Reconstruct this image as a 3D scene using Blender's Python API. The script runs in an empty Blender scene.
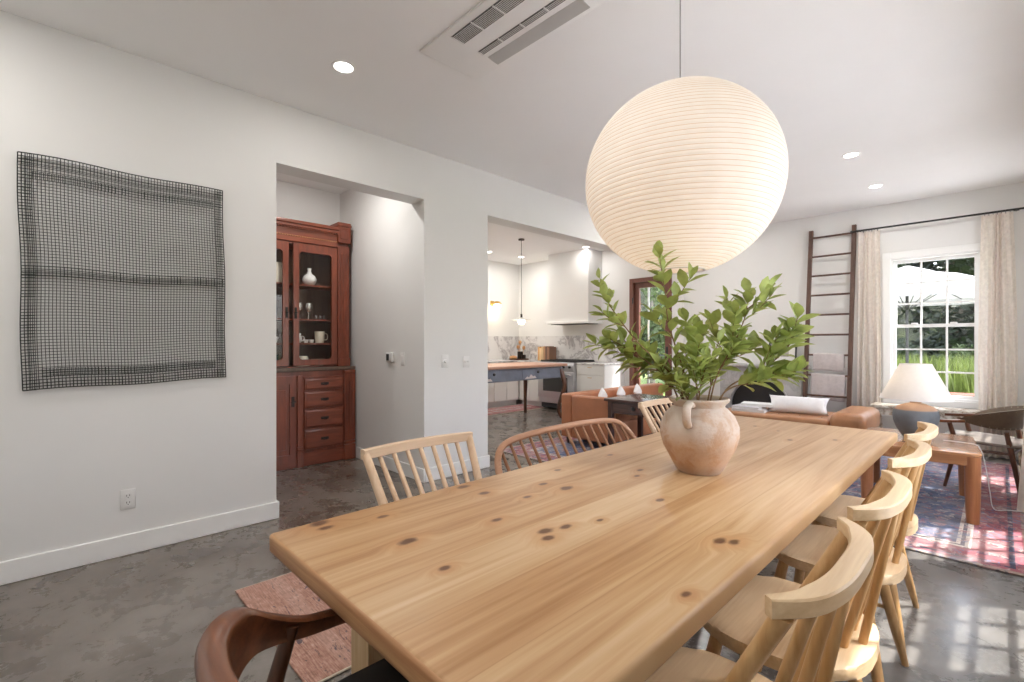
import bpy, bmesh, math, random
from mathutils import Vector, Matrix
PI = math.pi
R = math.radians
scn = bpy.context.scene
COL = scn.collection
random.seed(7)

# ------------------------------------------------------------------ nodes
class NT:
    def __init__(s, name):
        s.m = bpy.data.materials.new(name); s.m.use_nodes = True
        s.t = s.m.node_tree; s.t.nodes.clear()
        s.out = s.t.nodes.new('ShaderNodeOutputMaterial')
    def n(s, typ, ins=None, **props):
        nd = s.t.nodes.new('ShaderNode' + typ)
        for k, v in props.items(): setattr(nd, k, v)
        for k, v in (ins or {}).items():
            i = nd.inputs[k]
            if isinstance(v, bpy.types.NodeSocket): s.t.links.new(v, i)
            else: i.default_value = v
        return nd
    def lk(s, a, b): s.t.links.new(a, b)
    def ramp(s, fac, stops, interp='LINEAR'):
        nd = s.t.nodes.new('ShaderNodeValToRGB'); cr = nd.color_ramp; cr.interpolation = interp
        while len(cr.elements) < len(stops): cr.elements.new(0.5)
        for e, (p, c) in zip(cr.elements, stops):
            e.position = p; e.color = (*c, 1) if len(c) == 3 else c
        if fac is not None: s.t.links.new(fac, nd.inputs[0])
        return nd.outputs[0]
    def math(s, op, a, b=0.0, c=0.0):
        nd = s.t.nodes.new('ShaderNodeMath'); nd.operation = op
        for i, v in enumerate((a, b, c)):
            if isinstance(v, bpy.types.NodeSocket): s.t.links.new(v, nd.inputs[i])
            else: nd.inputs[i].default_value = v
        return nd.outputs[0]
    def mix(s, f, a, b, blend='MIX'):
        nd = s.t.nodes.new('ShaderNodeMix'); nd.data_type = 'RGBA'; nd.blend_type = blend
        for i, v in ((0, f), (6, a), (7, b)):
            if isinstance(v, bpy.types.NodeSocket): s.t.links.new(v, nd.inputs[i])
            else: nd.inputs[i].default_value = v if i == 0 else ((*v, 1) if len(v) == 3 else v)
        return nd.outputs[2]
    def obj(s): return s.n('TexCoord').outputs['Object']
    def mapping(s, scale, loc=(0,0,0), vec=None):
        return s.n('Mapping', {'Vector': vec or s.obj(), 'Scale': scale, 'Location': loc}).outputs[0]
    def noise(s, vec, scale, detail=4, rough=.5, dist=0):
        return s.n('TexNoise', {'Vector': vec, 'Scale': scale, 'Detail': detail, 'Roughness': rough, 'Distortion': dist}).outputs[0]
    def bump(s, h, strength=.2, dist=.01):
        return s.n('Bump', {'Height': h, 'Strength': strength, 'Distance': dist}).outputs[0]
    def bsdf(s, color, rough=.5, metal=0, bump=None, **kw):
        ins = {'Base Color': color if isinstance(color, bpy.types.NodeSocket) else (*color, 1), 'Roughness': rough, 'Metallic': metal}
        for k, v in kw.items(): ins[k.replace('_', ' ')] = v
        if bump is not None: ins['Normal'] = bump
        b = s.n('BsdfPrincipled', ins)
        s.lk(b.outputs[0], s.out.inputs[0]); return b

def plain(name, c, rough=.5, metal=0, var=.06, scale=8, bump=0, **kw):
    t = NT(name); v = t.obj()
    n = t.noise(v, scale, 5, .6)
    d = tuple(max(0, x*(1-var)) for x in c); l = tuple(min(1, x*(1+var)) for x in c)
    col = t.ramp(n, [(.3, d), (.7, l)])
    b = t.bump(t.noise(v, scale*12, 3), bump, .004) if bump else None
    t.bsdf(col, rough, metal, b, **kw); return t.m

def wood(name, c1, c2, axis='Z', rough=.45, fine=26, along=1.6, bump=.08, coat=0):
    t = NT(name); sc = {'X': (along, fine, fine), 'Y': (fine, along, fine), 'Z': (fine, fine, along)}[axis]
    v = t.mapping(sc)
    n = t.noise(v, 1.0, 5, .6, .7)
    n2 = t.noise(v, 5.0, 3, .5)
    f = t.math('ADD', t.math('MULTIPLY', n, .75), t.math('MULTIPLY', n2, .25))
    col = t.ramp(f, [(.34, c1), (.52, tuple((a+b)/2 for a, b in zip(c1, c2))), (.68, c2)])
    t.bsdf(col, rough, 0, t.bump(f, bump, .003), Coat_Weight=coat, Coat_Roughness=.2); return t.m

def emission(name, c, st):
    t = NT(name); e = t.n('Emission', {'Color': (*c, 1), 'Strength': st}); t.lk(e.outputs[0], t.out.inputs[0]); return t.m

def glass(name, tint=(1,1,1), fres=1.22):
    t = NT(name)
    tr = t.n('BsdfTransparent', {'Color': (*tint, 1)}); gl = t.n('BsdfGlossy', {'Color': (1,1,1,1), 'Roughness': .02})
    bf = t.n('NewGeometry').outputs['Backfacing']
    ior = t.math('ADD', t.math('MULTIPLY', bf, 1/fres-fres), fres)
    fr = t.n('Fresnel', {'IOR': ior}); mx = t.n('MixShader', {0: fr.outputs[0]})
    t.lk(tr.outputs[0], mx.inputs[1]); t.lk(gl.outputs[0], mx.inputs[2]); t.lk(mx.outputs[0], t.out.inputs[0]); return t.m

def thin(name, c, trans=.4, rough=.8, ribs=None, var=.08, scale=6):
    """paper, linen, leaf: part of the light goes through"""
    t = NT(name); v = t.obj()
    col = t.ramp(t.noise(v, scale, 4), [(.3, tuple(x*(1-var) for x in c)), (.7, tuple(min(1, x*(1+var)) for x in c))])
    d = t.n('BsdfPrincipled', {'Base Color': col, 'Roughness': rough}); tr = t.n('BsdfTranslucent', {'Color': col})
    mx = t.n('MixShader', {0: trans}); t.lk(d.outputs[0], mx.inputs[1]); t.lk(tr.outputs[0], mx.inputs[2]); t.lk(mx.outputs[0], t.out.inputs[0])
    return t.m

M = {}
M['paint'] = plain('wall_paint', (.765,.76,.745), .65, var=.012, scale=2)
M['ceil'] = plain('ceiling_paint', (.90,.90,.895), .8, var=.01, scale=2)
M['trim'] = plain('trim_paint', (.86,.86,.85), .4, var=.01)
M['plastic'] = plain('white_plastic', (.77,.765,.75), .35, var=.01)
M['slot'] = plain('dark_slot', (.05,.05,.05), .6)
M['grille'] = plain('grey_grille', (.10,.10,.10), .6, var=.1)
M['black'] = plain('black_metal', (.02,.02,.02), .4)
M['wire'] = plain('black_coated_wire', (.022,.026,.024), .55)
M['bronze'] = plain('dark_bronze', (.03,.022,.018), .4, .6)
M['brass'] = plain('aged_brass', (.62,.40,.14), .3, 1)
M['steel'] = plain('stainless_steel', (.62,.62,.63), .3, .9, var=.04)
M['cab'] = plain('painted_cabinet', (.76,.75,.72), .45, var=.01)
M['glass'] = glass('window_glass')
M['glassware'] = glass('clear_glassware', (.93,.95,.95), 1.6)
M['blueglass'] = glass('blue_glassware', (.6,.75,.85), 1.6)
M['cream'] = plain('cream_ceramic', (.78,.72,.58), .35, var=.05)
M['white_cer'] = plain('white_ceramic', (.84,.83,.80), .25, var=.03)
M['silver'] = plain('silver_plate', (.75,.74,.70), .25, .8)
M['ash'] = wood('pale_ash', (.60,.41,.225), (.80,.62,.40), 'Y', .4)
M['ash_z'] = wood('shaded_ash_upright', (.45,.245,.09), (.66,.43,.215), 'Z', .4)  # darker than the crest wood: shade on the uprights painted into the colour
M['birch_y'] = wood('pale_birch_rail', (.66,.47,.31), (.80,.62,.45), 'Y', .45)
M['birch_z'] = wood('pale_birch_post', (.64,.44,.28), (.80,.61,.43), 'Z', .45)
M['cherry_z'] = wood('reddish_brown_spindle', (.27,.125,.06), (.42,.215,.115), 'Z', .45)
M['cherry_y'] = wood('reddish_brown_bow', (.40,.20,.11), (.56,.31,.19), 'Y', .4)
M['walnut'] = wood('oiled_walnut', (.085,.028,.012), (.24,.085,.035), 'X', .28, fine=20, coat=.4)
M['walnut_z'] = wood('oiled_walnut_leg', (.06,.022,.012), (.17,.065,.03), 'Z', .3, coat=.3)
M['mahog'] = wood('red_mahogany', (.125,.026,.012), (.27,.062,.026), 'Z', .35, fine=14, coat=.3)
M['mahog_y'] = wood('red_mahogany_rail', (.13,.028,.012), (.28,.066,.028), 'Y', .35, fine=14, coat=.3)
M['mahog_d'] = wood('greyed_mahogany_reflection', (.11,.07,.052), (.18,.12,.09), 'Z', .5)  # grey-brown paints the pane reflection into the hutch back; counter slab shares it
M['darkwood'] = wood('dark_espresso_wood', (.035,.014,.010), (.10,.042,.03), 'X', .22, coat=.5)
M['darkwood_z'] = wood('dark_espresso_leg', (.03,.013,.010), (.085,.038,.028), 'Z', .3)
M['teak'] = wood('teak_side_table', (.34,.15,.065), (.50,.25,.115), 'X', .25, coat=.4)
M['teak_z'] = wood('teak_leg', (.30,.115,.045), (.46,.20,.085), 'Z', .3, coat=.3)
M['ladder'] = wood('weathered_brown_wood', (.06,.03,.022), (.15,.08,.055), 'Z', .55)
M['doorwood'] = wood('stained_door_wood', (.13,.045,.03), (.22,.085,.055), 'Z', .4)
M['island_top'] = wood('reddish_butcher_top', (.40,.20,.13), (.58,.34,.24), 'Y', .4)
M['blue'] = plain('worn_blue_paint', (.17,.185,.235), .55, var=.2, scale=5)
M['peel'] = plain('bare_primer', (.62,.55,.53), .7)
M['boardwood'] = wood('cutting_board_wood', (.42,.19,.07), (.62,.33,.14), 'Z', .5)
M['leather'] = plain('tan_leather', (.42,.165,.075), .42, var=.14, scale=5, bump=.12)
M['leather2'] = plain('caramel_leather', (.40,.19,.09), .32, var=.16, scale=6, bump=.12)
M['leatherd'] = plain('dark_brown_leather', (.125,.09,.06), .35, var=.25, scale=10, bump=.1)
M['leatherg'] = plain('grey_brown_leather', (.21,.185,.165), .3, var=.2, scale=10, bump=.08)
M['blackleather'] = plain('black_leather', (.006,.006,.007), .6, var=.1, bump=.05)
M['stitch'] = plain('pale_stitching', (.62,.56,.45), .8)
M['linen_w'] = plain('white_linen', (.80,.79,.80), .9, var=.04, scale=20, bump=.15)
M['throw'] = plain('grey_wool_throw', (.52,.47,.46), .95, var=.1, scale=30, bump=.3)
M['paper_w'] = plain('page_white', (.78,.77,.75), .8)
M['curtain'] = thin('linen_curtain', (.86,.80,.735), .35, .9, scale=30)
M['shade'] = thin('lamp_shade_linen', (.84,.82,.80), .35, .9, var=.02, scale=40)
M['leaf'] = thin('green_leaf', (.36,.43,.125), .4, .4, var=.35, scale=18)
M['twig'] = plain('brown_twig', (.22,.13,.06), .7, var=.2, scale=30)
M['leaf_out'] = thin('garden_leaf', (.055,.085,.025), .25, .6, var=.5, scale=.9)
M['leaf_dark'] = thin('dark_evergreen_leaf', (.028,.042,.02), .2, .6, var=.5, scale=.7)
M['bark'] = plain('grey_bark', (.16,.14,.12), .9, var=.3, scale=9)
M['canvas'] = thin('white_canvas', (.32,.32,.325), .25, .9, var=.02)
M['bulb'] = emission('warm_bulb', (1,.72,.40), 8)
M['disc'] = emission('downlight_disc', (1,.95,.88), 10)
M['globe'] = emission('frosted_globe', (1,.86,.62), 5)

def m_marble():
    t = NT('veined_marble'); v = t.obj()
    w = t.noise(v, 2.2, 6, .6); vec = t.n('VectorMath', {0: v}, operation='ADD'); t.lk(t.n('TexNoise', {'Vector': v, 'Scale': 2.0, 'Detail': 5}).outputs[1], vec.inputs[1])
    a = t.math('ABSOLUTE', t.math('SUBTRACT', t.noise(t.mapping((1.6, 1.6, .8), vec=vec.outputs[0]), 1.9, 6, .55, .5), .5))
    col = t.ramp(a, [(0, (.34,.32,.32)), (.018, (.55,.53,.53)), (.06, (.76,.745,.735)), (.3, (.82,.81,.80))])
    col = t.mix(t.math('MULTIPLY', w, .35), col, (.50,.48,.48))
    t.bsdf(col, .2); return t.m
M['marble'] = m_marble()
def m_mantel():
    t = NT('grey_mantel_stone'); v = t.obj()
    a = t.math('ABSOLUTE', t.math('SUBTRACT', t.noise(v, 3.0, 7, .65, 1.5), .5))
    t.bsdf(t.ramp(a, [(0, (.36,.35,.34)), (.06, (.44,.43,.42)), (.3, (.50,.49,.475))]), .35); return t.m
M['mantel'] = m_mantel()
def m_concrete():
    t = NT('polished_concrete'); v = t.obj()
    a = t.noise(v, .9, 6, .62, .6); b = t.noise(v, 5.5, 8, .7, .3); c = t.noise(v, 60, 3, .6)
    f = t.math('ADD', t.math('MULTIPLY', a, .55), t.math('MULTIPLY', b, .45))
    x = t.n('SeparateXYZ', {0: v}).outputs[0]
    col = t.ramp(f, [(.38, (.078,.055,.040)), (.47, (.127,.096,.073)), (.54, (.170,.137,.109)), (.64, (.265,.230,.195))])
    cool = t.ramp(f, [(.38, (.085,.09,.093)), (.5, (.13,.135,.138)), (.64, (.21,.21,.21))])
    wear = t.noise(v, 1.7, 7, .68, 1.2); col = t.mix(t.ramp(wear, [(.50, (0,)*3), (.66, (.55,)*3)]), col, (.225,.20,.176)); col = t.mix(t.ramp(wear, [(.34, (.6,)*3), (.47, (0,)*3)]), col, (.062,.045,.033))
    g = t.noise(v, .35, 2)
    gx = t.math('ADD', t.math('MULTIPLY', x, .28), t.math('ADD', .55, t.math('MULTIPLY', g, .5)))
    col = t.mix(t.n('Clamp', {0: gx}).outputs[0], col, cool)
    col = t.mix(t.math('MULTIPLY', c, .25), col, (.12,.115,.11))
    rg = t.ramp(b, [(.35, (.20,)*3), (.65, (.38,)*3)])
    t.bsdf(col, rg, 0, t.bump(b, .06, .004), Coat_Weight=.5, Coat_Roughness=.18); return t.m
M['concrete'] = m_concrete()
KNOTS = [(-0.396, -0.805, 1.2), (-0.303, -0.796, 1), (-0.239, -0.598, 0.9), (-0.159, -0.578, 1.3), (-0.317, -0.432, 0.8), (-0.076, -0.296, 0.7), (-0.41, -1.259, 1.4), (-0.37, -1.259, 1), (-0.158, -1.156, 1.2), (0.024, -0.884, 1.2), (0.058, -0.908, 1), (0.043, -0.827, 0.9), (0.009, -1.174, 0.8), (-0.112, -0.919, 0.9), (-0.185, -0.73, 0.8), (0.347, -0.637, 1.1), (0.373, -0.618, 1), (0.106, -0.471, 0.9), (-0.146, 1.051, 0.8), (0.107, 0.765, 1), (-0.109, -0.219, 0.9), (0.40, -0.919, 0.7), (-0.009, 0.978, 0.7), (0.076, -0.728, 0.6), (0.255, 0.918, 0.8), (-0.34, -1.119, 0.8), (-0.317, -0.102, 0.8)]
def m_pine():
    """knotty pine boards along Y"""
    t = NT('knotty_pine'); v = t.obj(); s = t.n('SeparateXYZ', {0: v}); x, y = s.outputs[0], s.outputs[1]
    pl = t.math('FLOOR', t.math('DIVIDE', t.math('ADD', x, .02), .158))
    rnd = t.n('TexWhiteNoise', {'W': pl}, noise_dimensions='1D').outputs[0]
    off = t.n('CombineXYZ', {0: t.math('MULTIPLY', rnd, 3.0), 1: t.math('MULTIPLY', rnd, 17.0), 2: 0.0}).outputs[0]
    vv = t.n('VectorMath', {0: v, 1: off}, operation='ADD').outputs[0]
    # knots where the boards have them
    wob = t.math('MULTIPLY', t.math('SUBTRACT', t.noise(v, 40, 3), .5), .9); core = halo = None
    for kx, ky, ks in KNOTS:
        dx = t.math('DIVIDE', t.math('SUBTRACT', x, kx), .012*ks); dy = t.math('DIVIDE', t.math('SUBTRACT', y, ky), .021*ks)
        dd = t.math('ADD', t.math('SQRT', t.math('ADD', t.math('MULTIPLY', dx, dx), t.math('MULTIPLY', dy, dy))), wob)
        c = t.ramp(t.math('MULTIPLY', dd, .2), [(.12, (1,)*3), (.24, (0,)*3)]); h = t.ramp(t.math('MULTIPLY', dd, .2), [(.18, (1,)*3), (.8, (0,)*3)], 'EASE')
        core = c if core is None else t.math('MAXIMUM', core, c); halo = h if halo is None else t.math('MAXIMUM', halo, h)
    # grain bending round the knots
    gx = t.n('CombineXYZ', {0: t.math('ADD', x, t.math('MULTIPLY', halo, .035)), 1: y, 2: t.math('MULTIPLY', rnd, 9.0)}).outputs[0]
    g1 = t.noise(t.mapping((17, .85, 1), vec=gx), 1.0, 5, .55, .9); g2 = t.noise(t.mapping((90, 2.2, 1), vec=gx), 1.0, 3, .5)
    gw = t.noise(t.mapping((3, .6, 1), vec=gx), 1.0, 3, .5, .5)
    f = t.math('ADD', t.math('ADD', t.math('MULTIPLY', g1, .5), t.math('MULTIPLY', g2, .2)), t.math('MULTIPLY', gw, .3))
    col = t.ramp(f, [(.37, (.38,.205,.088)), (.47, (.50,.31,.158)), (.55, (.57,.385,.215)), (.66, (.635,.46,.285))])
    tint = t.ramp(rnd, [(0, (.95,.88,.80)), (.5, (1,1,1)), (1, (1.0,.97,.92))])
    col = t.mix(1.0, col, tint, 'MULTIPLY')
    col = t.mix(t.math('MULTIPLY', halo, .45), col, (.46,.21,.07)); col = t.mix(t.math('MULTIPLY', core, .9), col, (.10,.035,.014))
    fr = t.math('FRACT', t.math('DIVIDE', t.math('ADD', x, .02), .158))
    seam = t.ramp(fr, [(0, (1,)*3), (.012, (0,)*3), (.988, (0,)*3), (1, (1,)*3)])
    col = t.mix(t.math('MULTIPLY', seam, .35), col, (.30,.14,.05))
    t.bsdf(col, t.ramp(f, [(.3, (.42,)*3), (.7, (.34,)*3)]), 0, t.bump(f, .04, .002)); return t.m
M['pine'] = m_pine()
M['pine_z'] = wood('knotty_pine_leg', (.58,.36,.17), (.76,.56,.34), 'Z', .45, fine=34)
M['pine_edge'] = wood('pine_end_grain', (.36,.16,.07), (.62,.37,.18), 'X', .5, fine=26)
def m_rug(name, a, b, field, border, accents, scale=9.0):
    t = NT(name); v = t.obj(); s = t.n('SeparateXYZ', {0: v}); ax = t.math('ABSOLUTE', s.outputs[0]); ay = t.math('ABSOLUTE', s.outputs[1])
    d = t.math('MINIMUM', t.math('SUBTRACT', a, ax), t.math('SUBTRACT', b, ay))
    vo = t.n('TexVoronoi', {'Vector': v, 'Scale': scale}, feature='F1', distance='MANHATTAN'); vo2 = t.n('TexVoronoi', {'Vector': v, 'Scale': scale*2.4}, distance='CHEBYCHEV')
    no = t.noise(v, 14, 6, .7, 1.5)
    pick = t.n('SeparateColor', {0: vo.outputs['Color']}).outputs[0]; pick2 = t.n('SeparateColor', {0: vo2.outputs['Color']}).outputs[1]
    acc = t.ramp(pick2, [(i/len(accents), c) for i, c in enumerate(accents)], 'CONSTANT')
    ring = t.ramp(vo.outputs['Distance'], [(.12, (1,)*3), (.2, (0,)*3), (.34, (0,)*3), (.38, (1,)*3), (.5, (0,)*3)])
    leafy = t.ramp(no, [(.50, (0,)*3), (.54, (1,)*3), (.60, (1,)*3), (.64, (0,)*3)])
    msk = t.math('MAXIMUM', t.math('MULTIPLY', ring, t.math('GREATER_THAN', pick, .25)), leafy)
    base = t.ramp(d, [(0, (.30,.24,.20)), (.03, accents[1]), (.07, (.05,.05,.09)), (.09, border), (.25, (.60,.54,.48)), (.275, (.05,.05,.09)), (.295, (.60,.54,.48)), (.315, field)], 'CONSTANT')
    col = t.mix(t.math('MULTIPLY', msk, .8), base, acc)
    wear = t.noise(v, 3.2, 6, .7)
    col = t.mix(t.ramp(wear, [(.42, (0,)*3), (.70, (.55,)*3)]), col, (.42,.37,.35))
    t.bsdf(col, .95, 0, t.bump(t.noise(v, 240, 2), .3, .004)); return t.m
def m_kilim():
    t = NT('faded_pink_kilim'); v = t.obj(); s = t.n('SeparateXYZ', {0: v}); y = s.outputs[1]
    lines = t.math('ADD', t.math('MULTIPLY', t.noise(t.mapping((14, 170, 1)), 1.0, 2, .5), .55), t.math('MULTIPLY', t.noise(v, 38, 4, .7), .45)); spots = t.noise(t.mapping((13, 30, 1)), 1.0, 4, .65, 1.6)
    col = t.ramp(lines, [(.35, (.24,.125,.095)), (.5, (.40,.215,.165)), (.62, (.52,.33,.265)), (.72, (.60,.45,.38))])
    st = t.n('TexWave', {'Vector': v, 'Scale': .9, 'Distortion': 1.0, 'Detail': 2}, bands_direction='Y').outputs[1]
    col = t.mix(t.ramp(st, [(.86, (0,)*3), (.94, (.2,)*3)]), col, (.62,.45,.38))
    col = t.mix(t.ramp(spots, [(.60, (0,)*3), (.65, (.85,)*3)]), col, (.07,.06,.08))
    t.bsdf(col, .95, 0, t.bump(lines, .5, .004)); return t.m
M['kilim'] = m_kilim()
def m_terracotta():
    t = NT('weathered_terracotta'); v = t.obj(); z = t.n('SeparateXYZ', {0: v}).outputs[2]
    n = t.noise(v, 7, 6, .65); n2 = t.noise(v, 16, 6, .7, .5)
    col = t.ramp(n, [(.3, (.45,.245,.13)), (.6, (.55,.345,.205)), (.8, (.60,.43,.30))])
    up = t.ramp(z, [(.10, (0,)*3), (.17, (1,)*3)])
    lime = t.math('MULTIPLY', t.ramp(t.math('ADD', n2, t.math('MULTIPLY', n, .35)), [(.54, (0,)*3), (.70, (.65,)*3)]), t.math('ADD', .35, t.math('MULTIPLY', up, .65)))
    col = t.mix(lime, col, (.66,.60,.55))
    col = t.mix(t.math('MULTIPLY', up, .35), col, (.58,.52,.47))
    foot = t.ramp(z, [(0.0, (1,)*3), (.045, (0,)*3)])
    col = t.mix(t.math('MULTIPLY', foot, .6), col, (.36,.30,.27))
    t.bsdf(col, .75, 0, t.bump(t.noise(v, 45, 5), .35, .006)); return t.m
M['terra'] = m_terracotta()
def m_lampbody():
    t = NT('two_tone_stoneware'); v = t.obj(); z = t.n('SeparateXYZ', {0: v}).outputs[2]; n = t.noise(v, 9, 5)
    hi = t.ramp(n, [(.3, (.40,.24,.16)), (.7, (.52,.33,.22))]); lo = t.ramp(n, [(.3, (.10,.115,.13)), (.7, (.17,.19,.215))])
    t.bsdf(t.mix(t.ramp(z, [(.218, (0,)*3), (.226, (1,)*3)]), lo, hi), .6, 0, t.bump(t.noise(v, 40, 4), .15, .004)); return t.m
M['lampbody'] = m_lampbody()
def m_bench():
    t = NT('peeling_whitewash'); v = t.obj(); n = t.noise(v, 9, 7, .7, .8)
    t.bsdf(t.ramp(n, [(.40, (.20,.13,.08)), (.48, (.42,.36,.28)), (.58, (.66,.62,.55))]), .8, 0, t.bump(n, .3, .005)); return t.m
M['whitewash'] = m_bench()
def m_grass():
    t = NT('meadow_grass'); v = t.obj(); n = t.noise(v, .6, 5, .6); n2 = t.noise(v, 9, 4, .7)
    t.bsdf(t.ramp(t.math('ADD', t.math('MULTIPLY', n, .5), t.math('MULTIPLY', n2, .5)), [(.35, (.06,.10,.02)), (.55, (.13,.19,.04)), (.7, (.22,.26,.08))]), .9); return t.m
M['grass'] = m_grass()
M['blade'] = thin('grass_blade', (.13,.17,.04), .3, .7, var=.5, scale=1.2)
def m_paper():
    t = NT('lantern_paper'); v = t.obj()
    col = t.ramp(t.noise(v, 14, 4), [(.3, (.86,.84,.815)), (.7, (.90,.885,.865))])
    d = t.n('BsdfDiffuse', {'Color': col}); tr = t.n('BsdfTranslucent', {'Color': col}); mx = t.n('MixShader', {0: .45})
    t.lk(d.outputs[0], mx.inputs[1]); t.lk(tr.outputs[0], mx.inputs[2]); t.lk(mx.outputs[0], t.out.inputs[0]); return t.m
M['paper'] = m_paper()
M['rib'] = plain('bamboo_rib', (.66,.52,.40), .7)

# ------------------------------------------------------------------ mesh builder
class MB:
    def __init__(s): s.bm = bmesh.new(); s.mi = 0
    def _b(s, verts, bevel, seg):
        if bevel > 0:
            es = {e for v in verts for e in v.link_edges}
            bmesh.ops.bevel(s.bm, geom=list(es), offset=bevel, segments=seg, profile=.5, affect='EDGES', clamp_overlap=True)
    def box(s, x0, x1, y0, y1, z0, z1, bevel=0, seg=2, mat=None):
        vs = [s.bm.verts.new(p) for p in ((x0,y0,z0),(x1,y0,z0),(x1,y1,z0),(x0,y1,z0),(x0,y0,z1),(x1,y0,z1),(x1,y1,z1),(x0,y1,z1))]
        for f in ((3,2,1,0),(4,5,6,7),(0,1,5,4),(1,2,6,5),(2,3,7,6),(3,0,4,7)): s.bm.faces.new([vs[i] for i in f])
        if mat is not None:
            for v in vs: v.co = mat @ v.co
        s._b(vs, bevel, seg); return s
    def tube(s, pts, r, n=10, sx=1.0, up=None, cap=True):
        """round (or sx-flattened) tube along pts; r one radius or one per point"""
        pts = [Vector(p) for p in pts]; rs = r if isinstance(r, (list, tuple)) else [r]*len(pts)
        prev = None; rings = []
        for i, p in enumerate(pts):
            a = pts[max(i-1, 0)]; b = pts[min(i+1, len(pts)-1)]; t = (b-a).normalized()
            if prev is None:
                u = Vector(up) if up else (Vector((0,0,1)) if abs(t.z) < .9 else Vector((1,0,0)))
            else: u = prev
            u = (u - t*u.dot(t)).normalized(); prev = u; w = t.cross(u)
            rings.append([s.bm.verts.new(p + (u*math.cos(2*PI*k/n) + w*math.sin(2*PI*k/n)*sx)*rs[i]) for k in range(n)])
        for A, B in zip(rings, rings[1:]):
            for k in range(n): s.bm.faces.new((A[k], A[(k+1)%n], B[(k+1)%n], B[k]))
        if cap: s.bm.faces.new(rings[0][::-1]); s.bm.faces.new(rings[-1])
        return s
    def strip(s, pts, secs, closed=False):
        """loft of polygon sections given as lists of points"""
        rings = [[s.bm.verts.new(p) for p in sec] for sec in secs]; n = len(rings[0])
        for A, B in zip(rings, rings[1:]):
            for k in range(n): s.bm.faces.new((A[k], A[(k+1)%n], B[(k+1)%n], B[k]))
        s.bm.faces.new(rings[0][::-1]); s.bm.faces.new(rings[-1]); return s
    def band(s, pts, w, h, up=(0,0,1)):
        """rectangular band along pts; w across (horizontal), h along up; scalars or lists"""
        pts = [Vector(p) for p in pts]; N = len(pts); up = Vector(up); secs = []
        ws = w if isinstance(w, (list, tuple)) else [w]*N; hs = h if isinstance(h, (list, tuple)) else [h]*N
        for i, p in enumerate(pts):
            t = (pts[min(i+1, N-1)] - pts[max(i-1, 0)]).normalized(); x = t.cross(up).normalized(); u = x.cross(t).normalized()
            a, b = ws[i]/2, hs[i]/2; c = min(a, b)*.22
            secs.append([p+x*dx+u*du for dx, du in ((-a+c,-b),(a-c,-b),(a,-b+c),(a,b-c),(a-c,b),(-a+c,b),(-a,b-c),(-a,-b+c))])
        return s.strip(None, secs)
    def lathe(s, prof, c=(0,0,0), n=32, cap=True):
        rings = []
        for r, z in prof:
            if r < 1e-5: rings.append([s.bm.verts.new((c[0], c[1], c[2]+z))])
            else: rings.append([s.bm.verts.new((c[0]+r*math.cos(2*PI*k/n), c[1]+r*math.sin(2*PI*k/n), c[2]+z)) for k in range(n)])
        for A, B in zip(rings, rings[1:]):
            for k in range(n):
                j = (k+1) % n
                if len(A) == 1 and len(B) == 1: continue
                if len(A) == 1: s.bm.faces.new((A[0], B[j], B[k]))
                elif len(B) == 1: s.bm.faces.new((A[k], A[j], B[0]))
                else: s.bm.faces.new((A[k], A[j], B[j], B[k]))
        if cap:
            for ring, rev in ((rings[0], True), (rings[-1], False)):
                if len(ring) > 2: s.bm.faces.new(ring[::-1] if rev else ring)
        return s
    def prism(s, poly, z0, z1, bevel=0, mat=None):
        a = [s.bm.verts.new((x, y, z0)) for x, y in poly]; b = [s.bm.verts.new((x, y, z1)) for x, y in poly]; n = len(a)
        s.bm.faces.new(a[::-1]); s.bm.faces.new(b)
        for k in range(n): s.bm.faces.new((a[k], a[(k+1)%n], b[(k+1)%n], b[k]))
        if mat is not None:
            for v in a+b: v.co = mat @ v.co
        s._b(a+b, bevel, 2); return s
    def sheet(s, fn, nu, nv, thick=0):
        g = [[s.bm.verts.new(fn(i/nu, j/nv)) for j in range(nv+1)] for i in range(nu+1)]
        for i in range(nu):
            for j in range(nv): s.bm.faces.new((g[i][j], g[i+1][j], g[i+1][j+1], g[i][j+1]))
        if thick:
            fs = [f for f in s.bm.faces]
            bmesh.ops.recalc_face_normals(s.bm, faces=fs); bmesh.ops.solidify(s.bm, geom=fs, thickness=thick)
        return s
    def build(s, name, mat, parent=None, loc=(0,0,0), angle=38, smooth=True, sub=0, recalc=True):
        if recalc: bmesh.ops.recalc_face_normals(s.bm, faces=s.bm.faces[:])
        me = bpy.data.meshes.new(name); s.bm.to_mesh(me); s.bm.free()
        for m in (mat if isinstance(mat, (list, tuple)) else [mat]): me.materials.append(m)
        if smooth:
            for p in me.polygons: p.use_smooth = True
            me.set_sharp_from_angle(angle=R(angle))
        o = bpy.data.objects.new(name, me); COL.objects.link(o); o.location = loc
        if parent is not None: o.parent = parent
        if sub:
            md = o.modifiers.new('sub', 'SUBSURF'); md.levels = sub; md.render_levels = sub
        return o

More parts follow.
